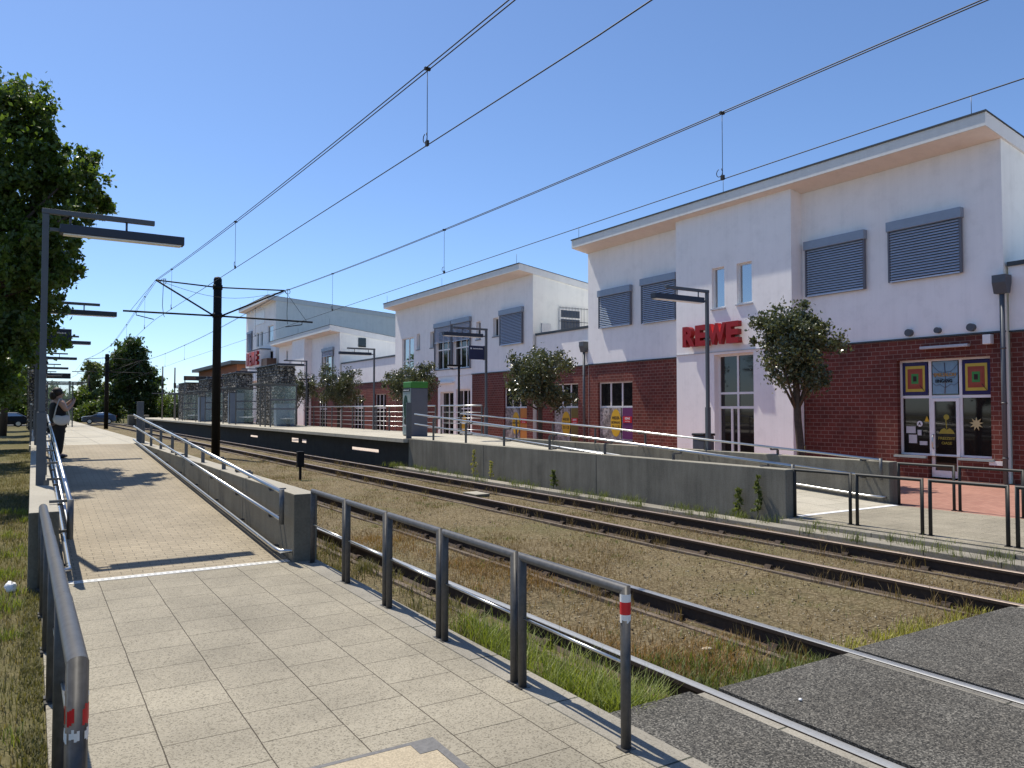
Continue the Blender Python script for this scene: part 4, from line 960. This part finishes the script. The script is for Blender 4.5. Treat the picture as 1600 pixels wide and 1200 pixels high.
# ------------------------------------------------------------------ cars
def car(label, loc, rot, L, paint, suv=True, hgt=1.5):
    t = thing('parked_car', label, 'car'); h = hgt
    prof = [(-L / 2, .38), (-L / 2 + .03, .80), (-L / 2 + .12, .93), (-L / 2 + 1.05, 1.02), (-L / 2 + 1.75, h - .06), (-L / 2 + 2.3, h), (L / 2 - .9, h - .03), (L / 2 - .18, 1.08), (L / 2, .95), (L / 2, .4), (L / 2 - .3, .28), (-L / 2 + .3, .26)]
    bm = bmesh.new(); nw = 6; rings = []
    for k in range(nw + 1):
        f = k / nw * 2 - 1; W = .88; ring = []
        for x, z in prof:
            tuck = (.16 if z > 1.05 else 0) * abs(f); y = f * (W - tuck * 1.0); zz = z - (.05 * f * f if z > 1.05 else .02 * f * f)
            xx_ = x * (1 - .03 * f * f); ring.append(bm.verts.new((xx_, y, zz)))
        rings.append(ring)
    n = len(prof)
    for a, b in zip(rings, rings[1:]):
        for q in range(n): bm.faces.new((a[q], a[(q + 1) % n], b[(q + 1) % n], b[q]))
    bm.faces.new(rings[0]); bm.faces.new(rings[-1][::-1]); bmesh.ops.recalc_face_normals(bm, faces=bm.faces)
    me = bpy.data.meshes.new('body'); bm.to_mesh(me); bm.free(); me.materials.append(paint); o = bpy.data.objects.new('body', me); col.objects.link(o); o.parent = t
    b = o.modifiers.new('bevel', 'BEVEL'); b.width = .04; b.segments = 2
    for s in (-1, 1):
        y = .905 * s; yi = .79 * s
        wpoly = [(-L / 2 + 1.35, 1.07), (-L / 2 + 1.95, h - .12), (-L / 2 + 2.45, h - .09), (L / 2 - 1.0, h - .11), (L / 2 - .45, 1.10)]
        m = MB(); m.face(*[(x, (.88 - .02 - (z - 1.0) * .27) * s, z) for x, z in (wpoly if s > 0 else wpoly[::-1])]); m.v = [(v[0], v[1] + .012 * s, v[2]) for v in m.v]; m.build('side_window', glass, t)
        for x in (-L / 2 + .85, L / 2 - .85):
            wv = MB().disc((x, .86 * s, .33), .33, 'y', 22, .2).build('wheel', tyre, t, .02); MB().disc((x, .965 * s, .33), .21, 'y', 14, .012).build('rim', steel, wv)
        MB().box(-L / 2 - .01, -L / 2 + .12, .5 * s - .2, .5 * s + .2, .70, .84).build('headlight', white, t, .02)
        MB().box(L / 2 - .08, L / 2 + .01, .62 * s - .18, .62 * s + .18, .82, .98).build('tail_light', signred, t, .02)
        MB().box(-L / 2 + 1.45, -L / 2 + 1.6, .9 * s - .08, .9 * s + .08, 1.02, 1.14).build('mirror', paint, t, .02)
    m = MB(); m.face((-L / 2 + 1.08, -.7, 1.06), (-L / 2 + 1.08, .7, 1.06), (-L / 2 + 1.70, .62, h - .09), (-L / 2 + 1.70, -.62, h - .09)); m.v = [(v[0] - .015, v[1], v[2] + .02) for v in m.v]; m.build('windscreen', glass, t)
    MB().box(-L / 2 - .012, -L / 2 + .05, -.26, .26, .42, .53).build('number_plate', whitep, t)
    t.location = loc; t.rotation_euler = (0, 0, rot); return t
car('grey blue estate car crossing the street beyond the platforms', (6.95, 106, 0), R(-3), 3.75, simple('car_blue_grey', (.07, .085, .11), .25, .5, .03, 3), True, 1.45)
car('black car parked under the trees at left picture edge', (-2.5, 92, 0), R(4), 4.3, simple('car_black', (.006, .006, .007), .5, 0, .03, 3, spec=.25), True, 1.5)
# ------------------------------------------------------------------ woman with camera
def skinned(name, verts, edges, radii, mt, parent, root=0, sub=2):
    me = bpy.data.meshes.new(name); me.from_pydata(verts, edges, []); me.materials.append(mt); o = bpy.data.objects.new(name, me); col.objects.link(o)
    if parent is not None: o.parent = parent
    s = o.modifiers.new('skin', 'SKIN'); s.use_smooth_shade = True
    for i, r in enumerate(radii):
        q = me.skin_vertices[0].data[i]; q.radius = r if isinstance(r, tuple) else (r, r); q.use_root = (i == root)
    u = o.modifiers.new('sub', 'SUBSURF'); u.levels = sub; u.render_levels = sub
    dg = bpy.context.evaluated_depsgraph_get(); me2 = bpy.data.meshes.new_from_object(o.evaluated_get(dg)); o.modifiers.clear(); o.data = me2; me2.name = name
    for p in me2.polygons: p.use_smooth = True
    return o
P = thing('person', 'woman in black seen from the side, holding a phone up before her face', 'person')
# local frame: faces +x, left side +y, feet at z = 0
V = [(0, 0, .86), (.01, 0, 1.02), (0, 0, 1.18), (-.01, 0, 1.32), (.0, 0, 1.42), (.015, 0, 1.50), (.03, 0, 1.585)]
Rr = [(.12, .11), (.12, .12), (.12, .12), (.12, .11), .058, .095, .085]
E_s = [(i, i + 1) for i in range(6)]
for s in (-1, 1):
    i = len(V); V += [(.0, .10 * s, .78), (.02, .10 * s, .46), (-.01, .10 * s, .09), (.11, .115 * s, .05), (.17, .12 * s, .04)]; Rr += [.09, .065, .048, .045, .035]; E_s += [(0, i), (i, i + 1), (i + 1, i + 2), (i + 2, i + 3), (i + 3, i + 4)]
arms = []
for s in (-1, 1):
    i = len(V); V += [(-.01, .19 * s, 1.34), (.08, .235 * s, 1.13), (.27, .12 * s, 1.30), (.32, .07 * s, 1.37)]; Rr += [.075, .055, .04, .03]; E_s += [(3, i), (i, i + 1), (i + 1, i + 2), (i + 2, i + 3)]
    b = i + 3
    for q in range(4):
        j = len(V); o_ = (q - 1.5) * .019; L_ = (.045, .052, .048, .038)[q]
        V += [(.355 + .004 * q, (.055) * s, 1.40 + o_), (.37, (.03) * s, 1.405 + o_ + .004), (.365, (.03 - L_ * .5) * s, 1.405 + o_)]; Rr += [.0095, .0085, .0075]; E_s += [(b, j), (j, j + 1), (j + 1, j + 2)]
    j = len(V); V += [(.325, .045 * s, 1.41), (.335, .02 * s, 1.43)]; Rr += [.011, .009]; E_s += [(b, j), (j, j + 1)]
body = skinned('body', V, E_s, Rr, skin, P)
Vt = [(0, 0, .80), (.01, 0, 1.02), (0, 0, 1.18), (-.01, 0, 1.31), (-.005, 0, 1.375), (-.01, .13, 1.36), (-.01, -.13, 1.36)]
skinned('top', Vt, [(0, 1), (1, 2), (2, 3), (3, 4), (3, 5), (3, 6)], [(.205, .18), (.19, .185), (.18, .18), (.165, .145), .09, .08, .08], cloth, P)
Vt = [(0, 0, .86)]; Et = []; Rt = [(.20, .175)]
for s in (-1, 1):
    i = len(Vt); Vt += [(.0, .10 * s, .76), (.02, .10 * s, .46), (-.01, .10 * s, .08)]; Rt += [.138, .10, .085]; Et += [(0, i), (i, i + 1), (i + 1, i + 2)]
skinned('trousers', Vt, Et, Rt, cloth, P)
for s in (-1, 1): MB().ball((.06, .11 * s, .045), (.135, .052, .05), 12, 8).build('shoe', blackm, P)
m = MB(); m.ball((-.015, 0, 1.575), (.115, .108, .125), 16, 12); m.ball((-.10, 0, 1.50), (.075, .08, .11), 12, 8); m.build('hair', hairm, P)
hd = MB(); hd.ball((.135, 0, 1.525), (.02, .013, .022), 8, 6); hd.build('nose', skin, P)
m = MB(); m.ball((.10, .045, 1.56), (.022, .03, .018), 8, 6); m.ball((.10, -.045, 1.56), (.022, .03, .018), 8, 6); m.box(-.03, .10, .094, .102, 1.555, 1.57); m.box(-.03, .10, -.102, -.094, 1.555, 1.57); m.build('sunglasses', blackm, P)
m = MB(); m.ball((.108, 0, 1.475), (.012, .03, .008), 8, 6); m.build('mouth', simple('lips', (.3, .1, .09), .5), P)
P.location = (.50, 20.7, rz(20.7)); P.rotation_euler = (0, 0, R(20)); P.scale = (1.0, 1.1, .965)
def at_person(m):
    Mx = Matrix.Translation(P.location) @ Matrix.Rotation(R(20), 4, 'Z') @ Matrix.Diagonal((1.0, 1.1, .965, 1)); m.v = [tuple(Mx @ Vector(v)) for v in m.v]; return m
b = MB(); b.box(.335, .36, -.055, .055, 1.37, 1.46); tag(at_person(b).build('phone', blackm, None, .006), 'black phone held up by the woman', 'phone')
t = thing('shoulder_bag', 'pale canvas shoulder bag hanging at the hip of the woman', 'bag', (.50, 20.7, rz(20.7) + .9))
b = MB(); b.ball((.0, -.22, .93), (.19, .055, .15), 16, 10); b.v = [(v[0], v[1], min(v[2], 1.0 + .25 * abs(v[0]))) for v in b.v]; at_person(b).build('pouch', bagw, t)
b = MB(); b.tube([(-.17, -.235, .98), (-.12, -.215, 1.2), (-.04, -.18, 1.41), (.0, -.12, 1.42), (.06, -.19, 1.36), (.12, -.22, 1.18), (.17, -.235, .98)], .014, 8); at_person(b).build('strap', bagw, t)

# ------------------------------------------------------------------ vegetation
def leaves(blobs, size, rng, out=.55, aspect=.55, cl=(.16, .34)):
    C = []
    for c, r, n in blobs:
        r = np.array(r if isinstance(r, (tuple, list)) else (r, r, r), float)
        # sub-clumps through the volume give light and dark masses with gaps
        k = max(4, n // 70); d = rng.normal(size=(k, 3)); d /= np.linalg.norm(d, axis=1)[:, None]
        cc = d * (rng.random((k, 1)) ** out) * r + np.array(c); cr = r.mean() * rng.uniform(*cl, (k, 1))
        idx = rng.integers(0, k, n); e = rng.normal(size=(n, 3)) * .55; C.append(cc[idx] + e * cr[idx])
    C = np.concatenate(C); n = len(C)
    a = rng.normal(size=(n, 3)); a[:, 2] -= .3; a /= np.linalg.norm(a, axis=1)[:, None]
    b = rng.normal(size=(n, 3)); b -= a * (a * b).sum(1)[:, None]; b /= np.linalg.norm(b, axis=1)[:, None]
    s = size * rng.uniform(.6, 1.3, (n, 1)); nn = np.cross(a, b)
    V = np.stack([C - a * s * .5, C + b * s * aspect * .5 + nn * s * .08, C + a * s * .5, C - b * s * aspect * .5 + nn * s * .08], 1).reshape(-1, 3)
    F = np.arange(4 * n).reshape(-1, 4); return V, F
def tree(name, label, base, trunk, limbs, blobs, size, lm, seed, group=None, aspect=.55, out=.55, cl=(.16, .34)):
    t = thing(name, label, 'tree', base, group); rng = np.random.default_rng(seed)
    m = MB(); m.tube([p[:3] for p in trunk], [p[3] for p in trunk], 10); m.build('trunk', bark, t)
    if limbs:
        m = MB()
        for l in limbs: m.tube([p[:3] for p in l], [p[3] for p in l], 7)
        m.build('limbs', bark, t)
    V, F = leaves(blobs, size, rng, out, aspect, cl); np_mesh('crown', V, F, lm, t); return t
def auto_limbs(top, blobs, r0, rr):
    L = []
    for c, r, n in blobs:
        mid = [(top[i] + c[i]) / 2 + rr.uniform(-.15, .15) for i in range(3)]; L.append([(*top, r0), (*mid, r0 * .6), (*c, r0 * .2)])
    return L
rr = random.Random(11)
# small round trees in front of the shops
def small_tree(label, x, y, rx, ztop, zbot, seed, lean=0, n=5200, size=.105):
    zc = (ztop + zbot) / 2; h = (ztop - zbot) / 2; bl = []
    rg = random.Random(seed)
    bl.append(((x, y, zc), (rx * .62, rx * .62, h * .66), int(n * .34)))
    for k in range(9):
        a = k * 2.4 + rg.uniform(-.3, .3); q = rg.uniform(.45, .62); zz = zc + h * rg.uniform(-.55, .6)
        bl.append(((x + rx * q * math.cos(a), y + rx * q * math.sin(a), zz), (rx * .42, rx * .42, h * .36), int(n * .075)))
    n *= 2; bl = [(c, tuple(q * 1.2 for q in r_), m_ * 2) for c, r_, m_ in bl]
    tr = [(x + lean, y - lean * .3, -.2, .12), (x + lean * .8, y, .7, .095), (x + lean * .35, y, 1.5, .085), (x, y, zc - h * .2, .07), (x, y, zc + h * .5, .03)]
    return tree('small_round_tree', label, (x, y, 0), tr, auto_limbs((x + lean * .2, y, 1.7), bl[1:8], .035, rg), bl, size, leafsm, seed, 'small round trees before the shops', .6)
small_tree('nearest small round tree before the red letters, leaning trunk', 15.5, 12.0, 1.12, 4.5, 1.85, 21, .22, 6500, .095)
small_tree('small round tree hiding poster windows of the middle building', 15.5, 22.9, 1.4, 4.15, 1.55, 22, 0, 6500)
small_tree('small round tree behind the ticket machine', 15.5, 34.0, 1.4, 4.25, 1.5, 23)
small_tree('small round tree between platform lamps, left of ticket machine', 15.5, 44.3, 1.65, 4.4, 1.5, 24)
small_tree('small round tree half hidden by nearest gabion block', 15.5, 53, 1.6, 4.5, 1.5, 25, 0, 4000)
# big trees along the lawn
def px(u, v, d, Y): return ((u - 50) * d * .848 / 1200, Y, 1.75 + (640 - v) * d / 1200)
spec = [(0, 180, 1.15, 1900), (35, 190, .85, 1500), (45, 250, .8, 1300), (10, 290, 1.2, 2200), (130, 262, .52, 1000), (150, 300, .5, 900), (100, 290, .6, 1100), (70, 300, .8, 1500), (20, 380, 1.1, 2300), (85, 350, .75, 1500), (120, 340, .5, 850),
        (60, 420, .85, 1700), (100, 430, .4, 700), (10, 460, 1.0, 2000), (60, 490, .6, 1000), (10, 540, .8, 1300), (-60, 250, 1.6, 2600), (-70, 400, 1.7, 2800), (-160, 320, 1.8, 2600), (-130, 480, 1.5, 1800), (-60, 520, 1.1, 1500),
        (30, 440, .8, 1500), (80, 440, .6, 1100), (40, 520, .8, 1400), (0, 590, .7, 1000), (-40, 590, 1.0, 1200), (60, 380, .8, 1500), (-20, 340, 1.2, 2200), (70, 230, .5, 900), (-30, 200, 1.2, 1700)]
bl = []
for u, v, r, n in spec:
    Y = 20 + rr.uniform(-1.1, 1.1); bl.append((px(u, v, 17.5, Y), (r, r, r * .9), int(n * 1.25)))
tree('large_oak_tree', 'largest leafy tree filling the left picture edge', (-3.0, 20.5, 0), [(-3, 20.5, -.2, .3), (-3, 20.4, 1.5, .24), (-2.9, 20.2, 3.5, .2), (-2.7, 20, 5.5, .15), (-2.4, 20, 8, .08)], auto_limbs((-2.9, 20.2, 3.2), bl, .085, rr), bl, .125, leafbig, 31, 'trees along the lawn', .6, .6, (.12, .30))
def row_tree(label, x, y, h, rad, seed, n=9000, size=.2, tr=.2):
    rg = random.Random(seed); bl = []
    for k in range(13):
        a = k * 2.4; q = rad * rg.uniform(.3, .75); z = h * (.36 + .55 * k / 13) ; f = 1 - abs(k / 13 - .4) * .8
        bl.append(((x + q * f * math.cos(a), y + q * f * math.sin(a), z), (rad * .5, rad * .5, h * .15), n * 2 // 13))
    return tree('lawn_tree', label, (x, y, 0), [(x, y, -.2, tr), (x + .1, y, h * .3, tr * .8), (x, y, h * .6, tr * .5), (x, y, h * .85, tr * .2)], auto_limbs((x + .05, y, h * .32), bl, tr * .3, rg), bl, size, leafbig, seed, 'trees along the lawn', .6)
row_tree('second lawn tree, just behind the largest one', -3.0, 31, 9.5, 3.2, 41, 11000, .17)
row_tree('third lawn tree with dark trunk near the lamp posts', -2.6, 42, 9, 2.9, 42, 9000, .2)
row_tree('lawn tree with thick dark trunk at left picture edge', -2.0, 53, 9, 2.6, 43, 8000, .22, .26)
row_tree('lawn tree with slim dark trunk behind left platform railing', -1.7, 64, 9, 2.6, 44, 7000, .24, .25)
row_tree('farthest lawn tree beside the black car', -2.0, 78, 9, 2.8, 45, 6000, .26, .25)
row_tree('lawn tree standing back from the platform on the left', -9, 48, 10, 3.4, 46, 7000, .24, .25)
row_tree('lawn tree at the far left behind the black car', -9, 100, 10, 4, 47, 6000, .3, .25)
# far trees
def far_tree(name, label, x, y, h, rad, lm, seed, n, size, low=.15):
    rg = random.Random(seed); bl = []
    for k in range(16):
        a = k * 2.4; f = k / 15; q = rad * (1 - f * .75) * rg.uniform(.35, .8); bl.append(((x + q * math.cos(a), y + q * math.sin(a), h * (low + (.93 - low) * f)), (rad * .38, rad * .38, h * .13), n * 2 // 16))
    return tree(name, label, (x, y, 0), [(x, y, -.3, .35), (x, y, h * .3, .3), (x, y, h * .8, .1)], auto_limbs((x, y, h * .25), bl, .1, rg), bl, size, lm, seed, None, .6)
far_tree('broad_dark_tree', 'broad dark green tree beyond the platforms, behind second mast', 11.9, 122, 11.4, 5.4, leafdark, 51, 15000, .42, .12)
far_tree('pale_tree', 'pale yellowish tree left of the broad dark tree', 8.3, 140, 9.6, 3.2, leafpale, 52, 6000, .34, .3)
for i, (L, x, y, rx, h) in enumerate((('green hedge bush behind the estate car', 9, 134, 3.6, 3.6), ('green hedge bush left of the estate car', 3.6, 138, 4.2, 5.0), ('green hedge bush behind the woman', -.5, 145, 4.5, 5.6), ('dark green shrub beside end of far platform', 15.5, 98, 2.0, 2.6), ('green bushes closing the view at the right of the dark tree', 21, 150, 6, 5))):
    rng = np.random.default_rng(60 + i); rg = random.Random(60 + i); t = thing('hedge_bush', L, 'bush', (x, y, 0))
    bl = [((x + rg.uniform(-rx, rx) * .8, y + rg.uniform(-1, 1) * rx * .4, h * rg.uniform(.15, .8)), (rx * .4, rx * .4, h * .26), 900) for k in range(16)]
    m = MB()
    for k in range(5): a = x + rg.uniform(-rx, rx) * .7; m.tube([(a, y, -.2), (a + .1, y, h * .6)], .06, 6)
    m.build('stems', bark, t); V, F = leaves(bl, .36, rng, cl=(.3, .55)); np_mesh('foliage', V, F, leafdark if 'dark green' in L else leafhedge, t)
# wood that closes the horizon
rng = np.random.default_rng(77); bl = [((x + rng.uniform(-4, 4), 210 + rng.uniform(-14, 14), rng.uniform(1, 5.5)), (6, 5, 2.6), 420) for x in np.arange(-130, 220, 5)]
V, F = leaves(bl, 1.0, rng, cl=(.35, .6)); o = np_mesh('far_wood', V, F, leafhedge); tag(o, 'distant belt of green trees along the horizon', 'woods', kind='stuff')
# blades
def blades(name, pts, h, wd, lm, label, cat, seed, bend=.5, parent=None):
    rng = np.random.default_rng(seed); P0 = np.array(pts); n = len(P0); hh = np.asarray(h) * rng.uniform(.45, 1.25, n); a = rng.uniform(0, 6.283, n)
    d = np.stack([np.cos(a), np.sin(a), np.zeros(n)], 1); s = np.stack([-d[:, 1], d[:, 0], d[:, 2]], 1) * (wd * rng.uniform(.6, 1.3, n))[:, None]
    up = np.zeros((n, 3)); up[:, 2] = hh; bd = d * (hh * rng.uniform(.1, bend, n))[:, None]
    m1 = P0 + up * .6 + bd * .35; tip = P0 + up + bd
    V = np.stack([P0 - s, P0 + s, m1 + s * .7, m1 - s * .7, tip], 1).reshape(-1, 3)
    k = np.arange(n)[:, None] * 5; F = np.concatenate([k + [0, 1, 2, 3], k + [3, 2, 4, 4]], 0)
    F4 = k + np.array([0, 1, 2, 3]); F3 = k + np.array([3, 2, 4]); Fq = np.concatenate([F4, np.concatenate([F3, F3[:, 2:] * 0 + F3[:, :1]], 1)[:0]], 0)
    me_faces = [tuple(f) for f in F4] + [tuple(f) for f in F3]
    og = np.array(origin(parent)) if parent is not None else 0
    me = bpy.data.meshes.new(name); me.from_pydata((V - og).tolist(), [], me_faces); me.materials.append(lm); o = bpy.data.objects.new(name, me); col.objects.link(o)
    if parent is not None: o.parent = parent
    else: tag(o, label, cat, kind='stuff')
    return o
rng = np.random.default_rng(5)
def clump(n, fx, fy, z, k=26, spread=.12):
    c = np.stack([fx(n // k + 1), fy(n // k + 1)], 1); i = rng.integers(0, len(c), n); q = c[i] + rng.normal(size=(n, 2)) * spread
    return np.concatenate([q, np.full((n, 1), z)], 1)
U = lambda a, b: (lambda n: rng.uniform(a, b, n))
NEAR = lambda a, b: (lambda n: a + (b - a) * rng.random(n) ** 2.0)
def keep(p, a, b): return p[(p[:, 0] > a) & (p[:, 0] < b)]
p = keep(clump(26000, lambda n: -.03 - 2.6 * rng.random(n) ** 1.3, NEAR(2.2, 24), -.04), -9, -.02); blades('dry_grass', p, .07, .0035, grassd, 'dry straw coloured grass of the lawn at left', 'grass', 1, .9)
p = keep(clump(26000, lambda n: -.03 - 4 * rng.random(n) ** 1.3, NEAR(2.2, 40), -.04), -9, -.02); blades('lawn_grass', p, .085, .004, grassm, 'mixed green and brown short grass of the lawn', 'grass', 2, .8)
p = keep(clump(9000, lambda n: -.03 - 2 * rng.random(n) ** 1.3, NEAR(2.2, 16), -.04, 60, .07), -9, -.02); blades('green_grass', p, .10, .004, grassg, 'fresh green tufts scattered over the dry lawn', 'grass', 3, .8)
p = keep(clump(3000, U(2.94, 3.42), lambda n: 3.6 + 2.3 * rng.random(n) ** 1.9, -.15, 24, .06), 2.87, 3.55); p = p[p[:, 1] > 3.53]; blades('tall_grass', p, .20, .0032, grassg, 'tall bright green grass between nearest railing hoop and rail', 'grass', 4, 1.1)
p = keep(clump(2200, U(2.9, 3.5), U(5.2, 12), -.15, 26, .07), 2.87, 3.56); blades('verge_grass', p, .13, .004, grassm, 'thin yellowing grass strip between railing hoops and near rail', 'grass', 14, .9)
def bed(n, y0, y1, pw, k, s): 
    q = clump(n, U(2.9, 9.8), lambda m_: y0 + (y1 - y0) * rng.random(m_) ** pw, -.15, k, s)
    for r in RX: q = q[np.abs(q[:, 0] - r) > .07]
    f = np.sin(q[:, 0] * 1.7 + 1.3 * np.sin(q[:, 1] * .55)) + np.sin(q[:, 1] * .9 + .8 * np.cos(q[:, 0] * 1.1)) + .7 * np.sin(q[:, 0] * 3.1 - q[:, 1] * 2.3)
    q = q[rng.random(len(q)) < np.clip(.5 + .3 * f, .12, 1)]
    return q[(q[:, 1] > 3.52) & (q[:, 0] > 2.9) & (q[:, 0] < 9.85)]
blades('brown_weeds', bed(130000, 3.5, 34, 1.5, 18, .13), .055, .0028, weedbr, 'brown dried weeds growing over the track soil', 'weeds', 6, 1.6)
blades('green_weeds', bed(17000, 3.5, 40, 1.3, 20, .05), .05, .0038, weedgr, 'small green weeds scattered over the track soil', 'weeds', 7, 1.0)
p = keep(clump(2600, U(3.5, 5.1), lambda n: 3.55 + .8 * rng.random(n) ** 2.4, -.14, 30, .07), 3.68, 5.0); p = p[p[:, 1] > 3.52]; blades('edge_weeds', p, .10, .004, weedgr, 'green and yellow weeds along edge of asphalt crossing', 'weeds', 8, .9)
p = keep(clump(2400, U(5.1, 9.0), lambda n: 3.55 + .35 * rng.random(n) ** 1.7, -.14, 20, .06), 5.1, 9.0); p = p[(p[:, 1] > 3.52) & (np.abs(p[:, 0] - 7.56) > .07)]; blades('flowering_weeds', p, .085, .004, weedye, 'pale yellow flowering weeds along far edge of asphalt crossing', 'weeds', 9, .8)
p = keep(clump(5200, lambda n: rng.choice([RX[0] + .16, RX[1] - .16, RX[1] + .16, RX[2] - .16, RX[2] + .16, RX[3] - .16, RX[3] + .16], n) + rng.normal(size=n) * .03, lambda n: 3.6 + 30 * rng.random(n) ** 1.4, -.15, 20, .05), 2.9, 9.8)
for r in RX: p = p[np.abs(p[:, 0] - r) > .06]
blades('rail_weeds', p, .16, .0035, weedbr, 'straggly brown weeds growing along the rails', 'weeds', 10, .7)
p = keep(clump(3000, U(9.72, 10.35), U(3.6, 24), -.09, 22, .06), 9.7, 10.39); blades('kerb_weeds', p, .15, .004, weedgr, 'green weeds along foot of the long weathered wall', 'weeds', 12, .8)
def weed_plant(label, x, y, h, n, seed, mt=weedgr):
    t = thing('tall_weed', label, 'plant', (x, y, -.1)); rg = random.Random(seed); m = MB()
    m.tube([(x, y, -.12), (x + .02, y, h * .5), (x + .01, y + .02, h - .1)], [.009, .007, .003], 6); m.build('stem', mt, t)
    rng_ = np.random.default_rng(seed); C = [((x + .01, y, -.05 + h * f), (.085 * (1.1 - f) + .03, .085 * (1.1 - f) + .03, h * .05), n // 10) for f in np.linspace(.15, .9, 10)]
    V, F = leaves(C, .075, rng_, .5, .28); np_mesh('leaves', V, F, mt, t)
weed_plant('tallest green weed against end of weathered wall', 10.3, 8.75, .74, 420, 1); weed_plant('shorter green weed left of the tallest at weathered wall', 10.28, 9.15, .5, 300, 2)
weed_plant('bushy weed at middle joint of weathered wall', 10.25, 14.6, .42, 360, 3); weed_plant('wispy weed near far end of weathered wall', 10.25, 18.4, .75, 200, 4, weedye); weed_plant('wispy pale weed at far joint of weathered wall', 10.2, 17.4, .5, 160, 5, weedye)

p = keep(clump(16000, U(3.72, 5.0), lambda n: 3.9 + 7 * rng.random(n) ** 1.3, -.15, 34, .10), 3.7, 4.98); f = np.sin(p[:, 0] * 4 + p[:, 1]) + np.sin(p[:, 1] * 1.9)
p = p[(rng.random(len(p)) < np.clip(.35 + .4 * f, .03, 1)) & (p[:, 1] > 3.6)]; blades('rusty_weeds', p, .075, .003, leaf_mat('weed_rust', (.13, .065, .02), (.30, .18, .06), .8, .25), 'rust coloured dry weeds between the rails of near track', 'weeds', 15, 1.4)
def pebbles(name, n, size, mt, label, seed):
    rg_ = np.random.default_rng(seed); X = rg_.uniform(2.92, 9.84, n); Y = 3.56 + 24 * rg_.random(n) ** 1.7; k = np.ones(n, bool)
    for r_ in RX: k &= np.abs(X - r_) > .08
    X, Y = X[k], Y[k]; n = len(X); s_ = size * rg_.uniform(.4, 1.5, (n, 1, 1)); B = np.array([(1, 0, 0), (0, 1, 0), (-1, 0, 0), (0, -1, 0), (0, 0, .8), (0, 0, -.6)], float)
    a = rg_.uniform(0, 6.28, n); c_, d_ = np.cos(a), np.sin(a); M = np.zeros((n, 3, 3)); M[:, 0, 0] = c_; M[:, 0, 1] = -d_; M[:, 1, 0] = d_; M[:, 1, 1] = c_; M[:, 2, 2] = 1
    V = (B[None] * rg_.uniform(.6, 1.3, (n, 6, 1)) * s_) @ M.transpose(0, 2, 1) + np.stack([X, Y, np.full(n, -.148)], 1)[:, None, :]
    F = np.array([(0, 1, 4), (1, 2, 4), (2, 3, 4), (3, 0, 4), (1, 0, 5), (2, 1, 5), (3, 2, 5), (0, 3, 5)]); F = (np.arange(n)[:, None, None] * 6 + F[None]).reshape(-1, 3)
    tag(np_mesh(name, V.reshape(-1, 3), F, mt), label, 'gravel', kind='stuff')
pebbles('loose_gravel', 7000, .009, simple('pebble_pale', (.34, .29, .21), .9, 0, .45, 20), 'small pale stones lying loose over the track soil', 81)
pebbles('dark_crumbs', 4000, .010, simple('crumb_dark', (.06, .045, .028), .95, 0, .4, 20), 'dark earth crumbs lying over the track soil', 82)

p = clump(5200, U(-.03, .09), lambda n: 2.2 + 6.6 * rng.random(n) ** 1.3, -.035, 18, .05); p = p[(p[:, 0] > -.04) & (p[:, 0] < .093) & (p[:, 1] < 8.85)]; blades('edge_grass', p, .06, .0035, grassm, 'short dry grass along edge of the near footpath under left railing', 'grass', 16, 1.0)
